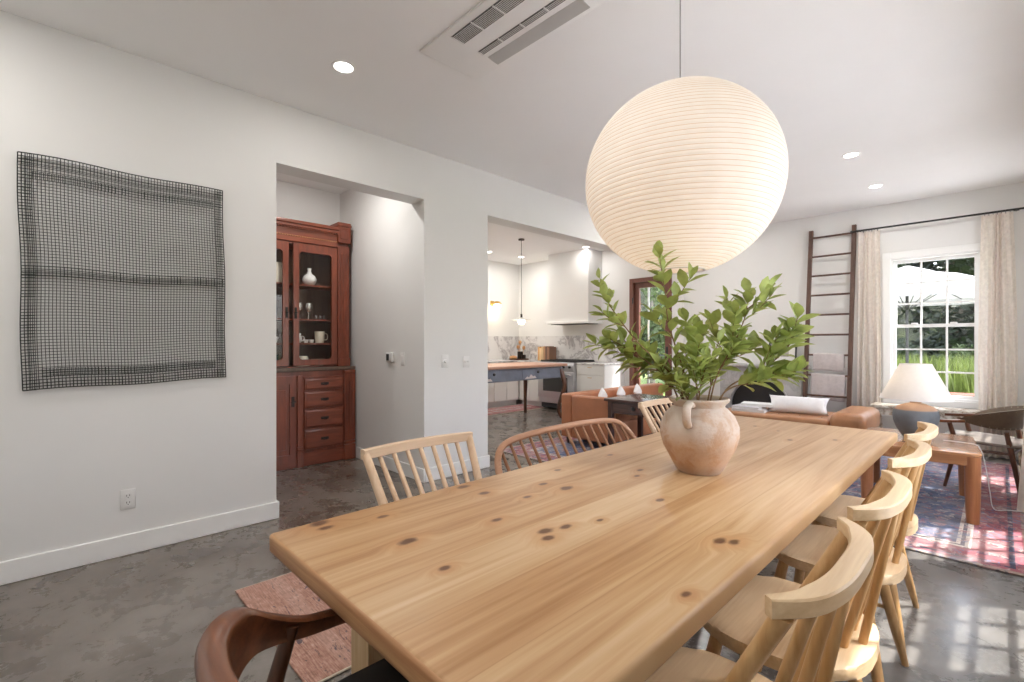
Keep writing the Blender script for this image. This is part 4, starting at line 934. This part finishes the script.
for y, lb in ((4.95, 'white throw pillow peeking over the sofa arm by the desk'), (5.36, 'white throw pillow, second behind the sofa arm'), (5.77, 'white throw pillow, third behind the sofa arm')):
    o = pillow_obj('throw_pillow', lb, (-3.455, y, .556), (R(45), R(0), R(90)), .165, .165, .08, M['linen_w']); o.rotation_euler = (R(-8), R(45), R(90)); o['group'] = 'white pillows on the tan sofa'
# desk
t = thing('end_table', 'dark espresso wooden end table with drawer against the sofa arm', 'table', (-2.64, 4.64, RZ), 0)
MB().box(-.35, .34, -.34, .36, .585, .612, .006, 2).build('tabletop', M['darkwood'], t)
m = MB(); m.box(-.31, .30, -.31, -.29, .46, .584); m.box(-.31, .30, .31, .33, .46, .584); m.box(-.31, -.29, -.29, .31, .46, .584); m.box(.28, .30, -.29, .31, .46, .584); m.build('apron', M['darkwood'], t)
d = MB().box(-.25, .24, -.318, -.3105, .475, .572, .003, 1).build('drawer', M['darkwood'], t); MB().box(-.02, .02, -.335, -.3185, .51, .545, .005, 1).build('knob', M['black'], d)
for x in (-.29, .28):
    for y in (-.29, .31): MB().box(x-.026, x+.026, y-.026, y+.026, 0, .584, .004, 1).build('leg', M['darkwood_z'], t)
# daybed
t = thing('leather_daybed', 'caramel leather daybed with one raised arm before the fireplace', 'daybed', (-1.63, 5.88, RZ), 0)
MB().box(-.64, .45, -.36, .42, .30, .44, .035, 4).build('mattress', M['leather2'], t)
m = MB(); m.box(-.62, .74, -.35, -.31, .215, .295, .004, 1); m.box(-.62, .74, .37, .41, .215, .295, .004, 1); m.box(-.62, -.58, -.31, .37, .215, .295); m.box(.70, .74, -.31, .37, .215, .295); m.box(-.58, .70, -.05, .0, .215, .295); m.build('frame', M['walnut_z'], t)
MB().box(.455, .75, -.40, .44, .30, .53, .07, 6).build('arm', M['leather2'], t)
for x in (-.59, .71):
    for y in (-.32, .38): MB().tube([(x, y, .22), (x, y, 0)], [.02, .014], 10).build('leg', M['walnut_z'], t)
m = MB(); 
for k in range(5): x = -.45+.2*k; m.lathe([(0, 0), (.009, .001), (.007, .004), (0, .005)], (x, -.18, .4405), 10)
m.build('button', M['leatherd'], t)
o = pillow_obj('white_cushion', 'long white cushion lying on the caramel daybed', (-1.54, 5.86, .545), (R(-28), 0, R(6)), .58, .20, .14, M['linen_w']); 
def book(label, loc, rz, w, d, h, c):
    t = thing('hardback_book', label, 'book', loc, rz, 'books stacked on the daybed'); cm = plain('book_cover_'+label[:8], c, .6)
    m = MB(); m.box(-w/2, w/2, -d/2, d/2, 0, .003); m.box(-w/2, w/2, -d/2, d/2, h-.003, h); m.box(-w/2, -w/2+.003, -d/2, d/2, .003, h-.003); m.build('cover', cm, t, smooth=False)
    MB().box(-w/2+.0035, w/2-.005, -d/2+.005, d/2-.005, .0032, h-.0032).build('pages', M['paper_w'], t, smooth=False)
bz = RZ+.4405
book('large white book at the bottom of the daybed stack', (-1.98, 5.72, bz), R(5), .34, .24, .028, (.70,.68,.68))
book('grey-lilac book in the middle of the daybed stack', (-2.00, 5.73, bz+.0285), R(-4), .30, .22, .024, (.55,.53,.58))
book('white book leaning out on top of the daybed stack', (-1.93, 5.80, bz+.053), R(10), .32, .22, .030, (.76,.78,.78))

# fireplace
t = thing('fireplace', 'grey stone fireplace surround with black arched opening', 'fireplace', (-2.31, WY, 0), 0)
W2, D2 = .52, .30; m = MB(); ac, ar, base = .35, .375, .05
m.box(-W2, -ar, -D2, -.001, 0, .885); m.box(ar, W2, -D2, -.001, 0, .885)
m.strip(None, [[(-ar*math.cos(q), -D2, ac+ar*math.sin(q)), (-ar*math.cos(q), -D2, .885), (-ar*math.cos(q), -.001, .885), (-ar*math.cos(q), -.001, ac+ar*math.sin(q))] for q in arc(33, 0, PI)])
m.build('surround', M['mantel'], t, smooth=False)
MB().box(-W2-.03, W2+.03, -D2-.05, -.001, .886, .925, .012, 3).build('mantel_shelf', M['mantel'], t)
m = MB(); q = [(ar*math.cos(x), -D2-.004, ac+ar*math.sin(x)) for x in arc(25, PI, 0)]; m.band([(-ar-.016, -D2-.004, 0.02)]+[(p[0]*1.045, p[1], ac+(p[2]-ac)*1.045) for p in q]+[(ar+.016, -D2-.004, .02)], .012, .032, up=(0, -1, 0)); m.build('arch_moulding', M['mantel'], t)
m = MB(); m.prism([(p[0]*.985, ac+(p[2]-ac)*.985) for p in q]+[(ar*.985, .001), (-ar*.985, .001)], .24, .25, mat=Matrix(((1,0,0,0),(0,0,-1,0),(0,1,0,0),(0,0,0,1)))); m.build('cast_iron_back', M['black'], t)
m = MB(); m.box(-.20, .20, -.235, -.12, .02, .04); m.box(-.16, .16, -.236, -.228, .42, .60, .004, 1); m.build('grate', M['grille'], t)
m = MB(); m.box(-W2, W2, -D2-.32, -D2-.002, .0005, .0105, .002, 1); m.build('hearth', M['mantel'], t)
t = thing('framed_picture', 'black framed picture with white mat leaning on the mantel', 'picture', (-2.06, WY-.14, .927), 0); t.rotation_euler = (R(-7), 0, 0)
m = MB(); m.box(-.17, -.152, -.02, 0, 0, .42); m.box(.152, .17, -.02, 0, 0, .42); m.box(-.152, .152, -.02, 0, 0, .018); m.box(-.152, .152, -.02, 0, .402, .42); m.build('frame', M['black'], t, smooth=False)
MB().box(-.152, .152, -.012, -.004, .018, .402).build('mat', M['paper_w'], t); MB().box(-.075, .075, -.0135, -.0122, .11, .31).build('print', plain('ink_print', (.42,.40,.37), .8, var=.5, scale=14), t)

# ladder with throws
t = thing('wooden_ladder', 'dark brown wooden ladder leaning on the white end wall', 'ladder', (-1.51, WY, 0), 0)
yb, yt, zt = -.40, -.035, 2.70
def ly(z): return yb+(yt-yb)*z/zt
for s in (-1, 1):
    m = MB(); secs = []
    for z in (.0, zt):
        x = s*.235; y = ly(z); w_ = .022; secs.append([(x-w_, y-.02, z), (x+w_, y-.02, z), (x+w_, y+.025, z), (x-w_, y+.025, z)])
    m.strip(None, secs); m.build('side_rail', M['ladder'], t)
rz_ = [2.60, 2.345, 2.09, 1.835, 1.58, 1.325, 1.07, .815, .56, .30]
for z in rz_: MB().tube([(-.245, ly(z), z), (.245, ly(z), z)], .0125, 10).build('rung', M['ladder'], t)
def throw(label, zr, drop_f, drop_b, w, x):
    y = ly(zr); m = MB(); r = .02
    prof = [(y-r-.006, zr-drop_f), (y-r-.010, zr-drop_f*.5), (y-r, zr)] + [(y-r*math.cos(a), zr+r*math.sin(a)) for a in arc(7, 0, PI)][1:] + [(y+r+.012, zr-drop_b*.5), (y+r+.02, zr-drop_b)]
    N = len(prof)-1
    def fn(u, v):
        k = v*N; i = min(int(k), N-1); f = k-i; py = prof[i][0]*(1-f)+prof[i+1][0]*f; pz = prof[i][1]*(1-f)+prof[i+1][1]*f
        return (x-w/2+w*u+.004*math.sin(v*9), py+.004*math.sin(u*14+v*3)*(1 if v < .4 else .3), pz+.006*math.sin(u*5))
    m.sheet(fn, 24, 36, .006); o = m.build('throw_blanket', M['throw'], loc=(-1.505, WY, 0), angle=180); return tag(o, label, 'blanket', 'throws on the ladder')
throw('small grey throw folded over the upper ladder rung', 1.07, .20, .15, .33, 0)
throw('pale grey throw folded over the lower ladder rung', .815, .31, .22, .36, 0)

# curtains and rod
t = thing('curtain_rod', 'thin black curtain rod above the sash window', 'curtain rod', (-.57, WY-.10, 2.605), 0)
MB().tube([(-.71, 0, 0), (.74, 0, 0)], .011, 10).build('rod', M['black'], t)
m = MB()
for x in (-.66, .69): m.tube([(x, 0, 0), (x, .098, 0)], .006, 8); m.lathe([(0, 0), (.022, 0), (.022, .006), (0, .006)], (x, .094, 0), 12)
m.build('bracket', M['black'], t); m = MB()
for x in (-.72, .75): m.lathe([(0, -.014), (.012, -.01), (.016, 0), (.012, .01), (0, .014)], (x, 0, 0), 12)
m.build('finial', M['black'], t)
def curtain(label, loc, rz, w, h, folds, amp, seed, gather=.75, lean=0):
    r = random.Random(seed); ph = [r.uniform(0, 6) for _ in range(4)]; t = thing('linen_curtain', label, 'curtain', loc, rz)
    def fn(u, v):
        g = gather+(1-gather)*min(1, v*1.6); x = (u-.5)*w*g; a = amp*(.55+.45*v)
        y = a*math.sin(folds*2*PI*u+ph[0])+a*.45*math.sin(folds*4.3*u+ph[1]+v*1.3)+a*.3*math.sin(3*v+ph[2]+u*5)
        return (x+.012*math.sin(3*v+ph[3]+9*u), y+lean*v*v, -h*v)
    m = MB(); m.sheet(fn, 110, 26); m.build('drape', M['curtain'], t, angle=180)
    m = MB()
    for k in range(7):
        x = (-.5+(k+.5)/7)*w*gather; m.lathe([(.018, -.002), (.021, 0), (.018, .002)], (0, 0, 0), 14, cap=False)
        for v in list(m.bm.verts)[-42:]: v.co = Vector((x+v.co.z, v.co.x, v.co.y+.008))
    m.build('curtain_ring', M['black'], t, recalc=False); return t
curtain('beige linen curtain hanging between the ladder and the window', (-1.115, WY-.10, 2.585), 0, .26, 2.57, 4, .034, 5)
curtain('beige linen curtain hanging on the far side of the window', (-.02, WY-.10, 2.585), 0, .29, 2.57, 5, .034, 8)
curtain('beige linen curtain at the side wall window by the armchair', (.205, 5.20, 2.40), PI/2, .50, 2.385, 7, .035, 12, .9, .065)
t = thing('curtain_rod', 'black curtain rod along the side wall window', 'curtain rod', (.205, 5.2, 2.42), 0); MB().tube([(0, -1.4, 0), (0, .5, 0)], .011, 10).build('rod', M['black'], t); m = MB()
for y in (-1.35, .42): m.tube([(0, y, 0), (.153, y, 0)], .006, 8)
m.build('bracket', M['black'], t)

# bench under the window
t = thing('whitewashed_bench', 'peeling whitewashed wooden bench below the sash window', 'bench', (-.45, 6.97, 0), 0)
MB().box(-.60, .66, -.15, .15, .475, .51, .006, 2).build('seat_plank', M['whitewash'], t)
m = MB(); m.box(-.52, .58, -.12, -.10, .40, .474); m.box(-.52, .58, .10, .12, .40, .474); m.build('apron', M['whitewash'], t)
for x in (-.55, .60):
    for y in (-.10, .10): m = MB(); m.tube([(x, y, .474), (x, y, .40), (x, y, .37), (x, y, .25), (x, y, .12), (x, y, 0)], [.03, .03, .02, .03, .024, .018], 12); m.build('leg', M['whitewash'], t)
# side table and lamp
t = thing('side_table', 'reddish teak side table with rounded corner legs under the lamp', 'table', (-.445, 4.80, RZ), R(5))
P2 = [( .33*sx*1.0, .43*sy) for sx, sy in ((-1,-1),(1,-1),(1,1),(-1,1))]
rp = []
for (cx, cy), a0 in (((.27, .37), 0), ((-.27, .37), PI/2), ((-.27, -.37), PI), ((.27, -.37), 3*PI/2)): rp += [(cx+.06*math.cos(a0+a), cy+.06*math.sin(a0+a)) for a in arc(6, 0, PI/2)]
MB().prism(rp, .448, .468, .004).build('tabletop', M['teak'], t)
m = MB(); m.box(-.26, .26, -.415, -.39, .385, .447); m.box(-.26, .26, .39, .415, .385, .447); m.box(-.315, -.29, -.36, .36, .385, .447); m.box(.29, .315, -.36, .36, .385, .447); m.build('apron', M['teak'], t)
for x in (-.285, .285):
    for y in (-.385, .385): MB().tube([(x, y, .447), (x, y, .2), (x, y, 0)], [.042, .04, .034], 20).build('leg', M['teak_z'], t)
LZ = RZ+.4685
t = thing('ceramic_table_lamp', 'big two-tone ceramic lamp with white cone shade on the side table', 'lamp', (-.46, 4.85, LZ), 0)
MB().lathe([(0, 0), (.072, 0), (.08, .008), (.118, .07), (.138, .13), (.143, .175), (.138, .212), (.112, .245), (.062, .266), (.036, .273), (.034, .297), (.039, .304), (.03, .307), (0, .307)], n=48).build('lamp_base', M['lampbody'], t, angle=50)
MB().tube([(0, 0, .307), (0, 0, .50)], .006, 8).build('stem', M['brass'], t)
sp_ = 12; m = MB(); m.lathe([(.224, .305), (.098, .575)], n=64, cap=False); sh = m.build('lamp_shade', M['shade'], t)
m = MB(); m.lathe([(.224, .302), (.227, .305), (.224, .309)], n=64, cap=False); m.lathe([(.098, .571), (.101, .575), (.098, .578)], n=64, cap=False)
for a in (0, 2.1, 4.2): m.tube([(0, 0, .50), (.097*math.cos(a), .097*math.sin(a), .572)], .0018, 5)
m.build('shade_wire', M['linen_w'], sh, recalc=False)
MB().lathe([(0, .37), (.025, .39), (.03, .42), (.015, .46), (.012, .485), (0, .485)], n=16).build('bulb', M['globe'], t)
l = bpy.data.lights.new('lamp_bulb', 'POINT'); l.energy = .35; l.color = (1,.75,.48); l.shadow_soft_size = .04; o = bpy.data.objects.new('lamp_bulb', l); COL.objects.link(o); o.parent = t; o.location = (-.05,0,.42)
cd = spline([(-.30, 4.84, LZ+.006), (-.18, 4.83, LZ+.006), (-.105, 4.80, LZ-.01), (-.07, 4.78, LZ-.15), (-.05, 4.80, LZ-.32), (-.03, 4.86, .03), (.05, 4.95, .017), (.17, 5.0, .017)], 6)
tag(MB().tube(cd, .0035, 6).build('lamp_cord', M['plastic']), 'thin white lamp cord dropping off the side table corner', 'cord')

# leather armchair, local front = -X
t = thing('leather_armchair', 'brown leather armchair with stitched curved back near the curtain', 'armchair', (-.06, 5.68, RZ), R(-8))
m = MB()
def seatfn(u, v):
    x = -.27+.50*u; y = (-.27+.54*v)*(1-.25*abs(2*u-1)**3); return (x, y, .40-.035*math.sin(PI*u)*math.sin(PI*v)+.02*(1-u))
m.sheet(seatfn, 18, 18, .022); m.build('sling_seat', M['leatherg'], t, angle=180)
half = []
for a in arc(23, R(-118), R(118)):
    k = abs(a)/R(118); h = .17*(1-k**2.6)+.012; z = .575+.035*(1-k); half.append((.27*math.cos(a)*.9-.02, .30*math.sin(a), z, h))
secs = []; 
for i, (x, y, z, h) in enumerate(half):
    n = Vector((x+.02, y, 0)).normalized(); c = Vector((x, y, z)); th = .010
    tilt = n*(.035*h/.17); secs.append([c-n*th-tilt-Vector((0,0,h/2)), c-n*th+tilt+Vector((0,0,h/2)), c+n*th+tilt+Vector((0,0,h/2)), c+n*th-tilt-Vector((0,0,h/2))])
MB().strip(None, secs).build('backrest', M['leatherd'], t, angle=60)
m = MB()
for i in range(3, 20):
    for j in (0, 1):
        x, y, z, h = half[i]; n = Vector((x+.02, y, 0)).normalized(); s = -1 if j == 0 else 1
        for sd in (-1, 1):
            p = Vector((x, y, z))+n*(.0100*sd)+n*(s*.035*h/.17*.8)+Vector((0,0,s*h*.40)); q = p+Vector((0,0,s*h*.07)); m.tube([p, q], .0016, 4)
m.build('stitching', M['stitch'], t)
for s in (-1, 1):
    MB().band(spline([(-.34, s*.275, .545), (-.22, s*.285, .552), (-.10, s*.28, .565)], 5), .05, .022).build('armrest', M['walnut'], t)
    MB().tube([(-.20, s*.28, .54), (-.17, s*.26, .40), (-.19, s*.27, .20), (-.23, s*.285, 0)], [.016, .019, .016, .012], 10, 1.4).build('leg', M['walnut_z'], t)
    MB().tube([(.13, s*.245, .50), (.15, s*.23, .38), (.18, s*.24, .2), (.21, s*.25, 0)], [.015, .019, .016, .012], 10).build('leg', M['walnut_z'], t)
m = MB(); m.tube([(-.19, -.27, .33), (-.19, .27, .33)], .012, 8); m.tube([(.16, -.235, .33), (.16, .235, .33)], .012, 8); m.tube([(-.19, -.265, .33), (.16, -.235, .33)], .012, 8); m.tube([(-.19, .265, .33), (.16, .235, .33)], .012, 8); m.build('seat_frame', M['walnut_z'], t)

# ------------------------------------------------------------------ outside
m = MB(); m.box(-45, 45, -45, 60, -.5, -.13); struct('lawn', m, M['grass'], 'green meadow outside the windows', 'lawn')
m = MB(); m.box(.53, 9, -9, 9.6, -.129, -.10); m.box(-9, .53, -9, -1.56, -.129, -.10); m.box(-9, .53, 7.51, 9.6, -.129, -.10)  # slab added in place of grass to bounce neutral light indoors
struct('patio', m, plain('pale_bounce_concrete', (.76,.78,.81), .8, var=.06), 'added pale concrete patio bouncing light into the rooms', 'patio')
m = MB()
def hill(u, v):
    x = -34+68*u; y = 33+14*v; return (x, y, -.3+(8.5+1.6*math.sin(x*.35)+.9*math.sin(x*.9+1)+.5*math.sin(x*2.3))*math.sin(PI*.5*min(1, v*1.6))**.7+.25*math.sin(x*3+v*9))
m.sheet(hill, 120, 16); hm = NT('wooded_hillside'); hv = hm.obj(); hn = hm.noise(hv, 1.6, 8, .75)
hm.bsdf(hm.ramp(hn, [(.38, (.008,.012,.008)), (.5, (.025,.034,.016)), (.62, (.06,.075,.03))]), 1.0, 0, hm.bump(hn, 1.0, .6))
struct('hill_backdrop', m, hm.m, 'added dark wooded hillside covering bright sky behind the meadow trees', 'hill', angle=180)  # added to close bright sky gaps between the trees
rg = random.Random(21)
m = MB()
for k in range(9000):
    y = rg.uniform(12.8, 17.8); x = rg.uniform(-3.2, 1.6)*(y/12); h = rg.uniform(.4, 1.15); a = rg.uniform(0, PI); w_ = rg.uniform(.012, .03); dx, dy = math.cos(a)*w_, math.sin(a)*w_; lx, ly_ = rg.uniform(-.3,.3)*h, rg.uniform(-.3,.3)*h
    p = [m.bm.verts.new(q) for q in ((x-dx, y-dy, -.14), (x+dx, y+dy, -.14), (x+lx*.5+dx*.7, y+ly_*.5+dy*.7, -.13+h*.6), (x+lx*.5-dx*.7, y+ly_*.5-dy*.7, -.13+h*.6))]; tp = m.bm.verts.new((x+lx, y+ly_, -.13+h))
    m.bm.faces.new(p); m.bm.faces.new((p[3], p[2], tp))
tag(m.build('tall_grass', M['blade'], recalc=False), 'tall green meadow grass seen through the sash window', 'grass', kind='stuff')
def tree(name, label, loc, h, rad, mat, seed, n=2600, cat='tree', trunk=True, leaf=.16, low=.25, group=None):
    r = random.Random(seed); t = thing(name, label, cat, loc, 0, group)
    if trunk:
        m = MB(); m.tube(spline([(0, 0, -.02), (.05, .04, h*.3), (-.04, .06, h*.6), (0, 0, h*.9)], 4), [.16*h/6*(1-.8*i/12) for i in range(13)], 9)
        for k in range(6):
            a = r.uniform(0, 2*PI); z = h*r.uniform(.3, .7); m.tube([(0, 0, z), (math.cos(a)*rad*.6, math.sin(a)*rad*.6, z+h*.12)], [.05*h/6, .02], 6)
        m.build('trunk', M['bark'], t)
    m = MB(); cl = [(r.uniform(-.62, .62)*rad, r.uniform(-.62, .62)*rad, h*r.uniform(low, .95)) for _ in range(30)]
    for k in range(n):
        c = cl[k % len(cl)]; q = Vector((r.gauss(0,1), r.gauss(0,1), r.gauss(0,1))).normalized()*(rad*.36*r.uniform(.5, 1)); p = Vector(c)+q
        if p.z < .05: p.z = .05
        s = leaf*r.uniform(.6, 1.3); a = Vector((r.gauss(0,1), r.gauss(0,1), r.gauss(0,1))).normalized(); b = a.orthogonal().normalized()
        m.bm.faces.new([m.bm.verts.new(p+a*s), m.bm.verts.new(p+b*s*.5), m.bm.verts.new(p-a*s), m.bm.verts.new(p-b*s*.5)])
    m.build('crown' if trunk else 'foliage', mat, t, recalc=False, smooth=False); return t
D0 = tree('evergreen_tree', 'dark evergreen tree behind the white patio umbrella', (-3.9, 22, -.13), 8.5, 2.5, M['leaf_dark'], 1, 9000, leaf=.15, low=.06, group='trees beyond the meadow')
for x, y, s, lb in ((1.3, 22, 1.0, 'dark evergreen tree beyond the meadow, by the far curtain'), (-1.3, 28, 1.25, 'tallest dark tree closing the back of the meadow')):
    dup(D0, (x, y, -.13), rg.uniform(0, 6), lb, scale=(s, s, s))
G0 = tree('garden_tree', 'green leafy tree filling the glazed brown door', (-6.9, 12.2, -.13), 4.6, 1.2, M['leaf_out'], 4, 5000, leaf=.075, low=.12, group='trees outside the brown door')
for x, y, s, lb in ((-9.6, 14.8, 1.2, 'leafy tree further out past the brown door'), (-6.7, 16.5, 1.4, 'tall leafy tree behind the others at the brown door')):
    dup(G0, (x, y, -.13), rg.uniform(0, 6), lb, scale=(s, s, s))
S0 = tree('meadow_shrub', 'bright green shrub at the meadow edge', (-.4, 18.9, -.13), 1.3, .75, M['leaf_out'], 9, 1800, 'shrub', False, .06, .15, 'shrubs in the meadow')
for x, y, s, lb in ((1.4, 18.9, .9, 'green shrub in the meadow by the far curtain'), (-2.8, 18.9, 1.0, 'green shrub in the meadow behind the umbrella pole')): dup(S0, (x, y, -.13), rg.uniform(0, 6), lb, scale=(s, s, s))
# patio umbrella
t = thing('patio_umbrella', 'large white patio umbrella outside the sash window', 'umbrella', (-1.16, 11.0, -.13), R(20))
m = MB(); n = 8; ap = m.bm.verts.new((0, 0, 2.66)); ring = []; mid = []
for k in range(n):
    a = 2*PI*k/n; mid.append(m.bm.verts.new((.75*math.cos(a), .75*math.sin(a), 2.50))); ring.append(m.bm.verts.new((1.55*math.cos(a), 1.55*math.sin(a), 2.20)))
low_ = [m.bm.verts.new((v.co.x, v.co.y, v.co.z-.12)) for v in ring]
for k in range(n):
    j = (k+1) % n; m.bm.faces.new((ap, mid[k], mid[j])); m.bm.faces.new((mid[k], ring[k], ring[j], mid[j])); m.bm.faces.new((ring[k], low_[k], low_[j], ring[j]))
m.build('canopy', M['canvas'], t, smooth=False)
m = MB(); m.lathe([(.42, 2.585), (.05, 2.72), (0, 2.73)], n=8, cap=False); m.build('vent_cap', M['canvas'], t, smooth=False)
MB().tube([(0, 0, .06), (0, 0, 2.70)], .024, 12).build('pole', M['black'], t); MB().lathe([(0, 0), (.26, 0), (.26, .05), (.05, .08), (0, .08)], n=28).build('base', M['black'], t)
m = MB()
for k in range(n): a = 2*PI*k/n; m.tube([(.02*math.cos(a), .02*math.sin(a), 2.63), (1.53*math.cos(a), 1.53*math.sin(a), 2.185)], .009, 5); m.tube([(.03*math.cos(a), .03*math.sin(a), 1.95), (.8*math.cos(a), .8*math.sin(a), 2.46)], .008, 5)
m.build('ribs', M['black'], t)
t = thing('patio_bench', 'brown wooden patio bench outside below the window', 'bench', (-.25, 9.0, -.10), R(4))
m = MB()
for y in (-.16, -.05, .06, .17): m.box(-.8, .8, y-.05, y+.05, .58, .62, .004, 1)
m.build('slat_seat', M['doorwood'], t)
for x in (-.7, .7):
    for y in (-.16, .16): MB().box(x-.035, x+.035, y-.035, y+.035, 0, .579).build('leg', M['teak_z'], t)

# ------------------------------------------------------------------ light
sun = bpy.data.lights.new('sun', 'SUN'); sun.energy = 7; sun.angle = R(.7); sun.color = (1,.95,.87)
so = bpy.data.objects.new('sun', sun); COL.objects.link(so)
dirv = Vector((-.82, -.58, -math.tan(R(62)))); so.rotation_euler = dirv.to_track_quat('-Z', 'Y').to_euler()
wd = bpy.data.worlds.new('sky'); scn.world = wd; wd.use_nodes = True; nt = wd.node_tree; nt.nodes.clear()
sk = nt.nodes.new('ShaderNodeTexSky'); sk.sky_type = 'NISHITA'; sk.sun_disc = False; sk.sun_elevation = R(62); sk.sun_rotation = R(55); sk.dust_density = 2.5; sk.air_density = .8
hs = nt.nodes.new('ShaderNodeHueSaturation'); hs.inputs['Saturation'].default_value = .45
bg = nt.nodes.new('ShaderNodeBackground'); bg.inputs[1].default_value = 1.05; ow = nt.nodes.new('ShaderNodeOutputWorld')
nt.links.new(sk.outputs[0], hs.inputs['Color']); nt.links.new(hs.outputs[0], bg.inputs[0]); nt.links.new(bg.outputs[0], ow.inputs[0])

# ------------------------------------------------------------------ camera
cam = bpy.data.cameras.new('camera'); co = bpy.data.objects.new('camera', cam); COL.objects.link(co); scn.camera = co
cam.sensor_width = 36; cam.sensor_fit = 'HORIZONTAL'; cam.lens = 36*476/1024; cam.clip_start = .02; cam.clip_end = 200; cam.shift_y = 2/1024
co.location = (0, 0, 1.22); co.rotation_euler = (PI/2, 0, R(45.713))
vs = scn.view_settings; scn.display_settings.display_device = 'sRGB'; vs.view_transform = 'Standard'; vs.look = 'None'; vs.gamma = 1; vs.exposure = 0.62; vs.use_curve_mapping = False
cy = scn.cycles; cy.use_denoising = True; cy.max_bounces = 10; cy.diffuse_bounces = 6; cy.transparent_max_bounces = 16; cy.sample_clamp_indirect = 6; cy.caustics_reflective = False; cy.caustics_refractive = False
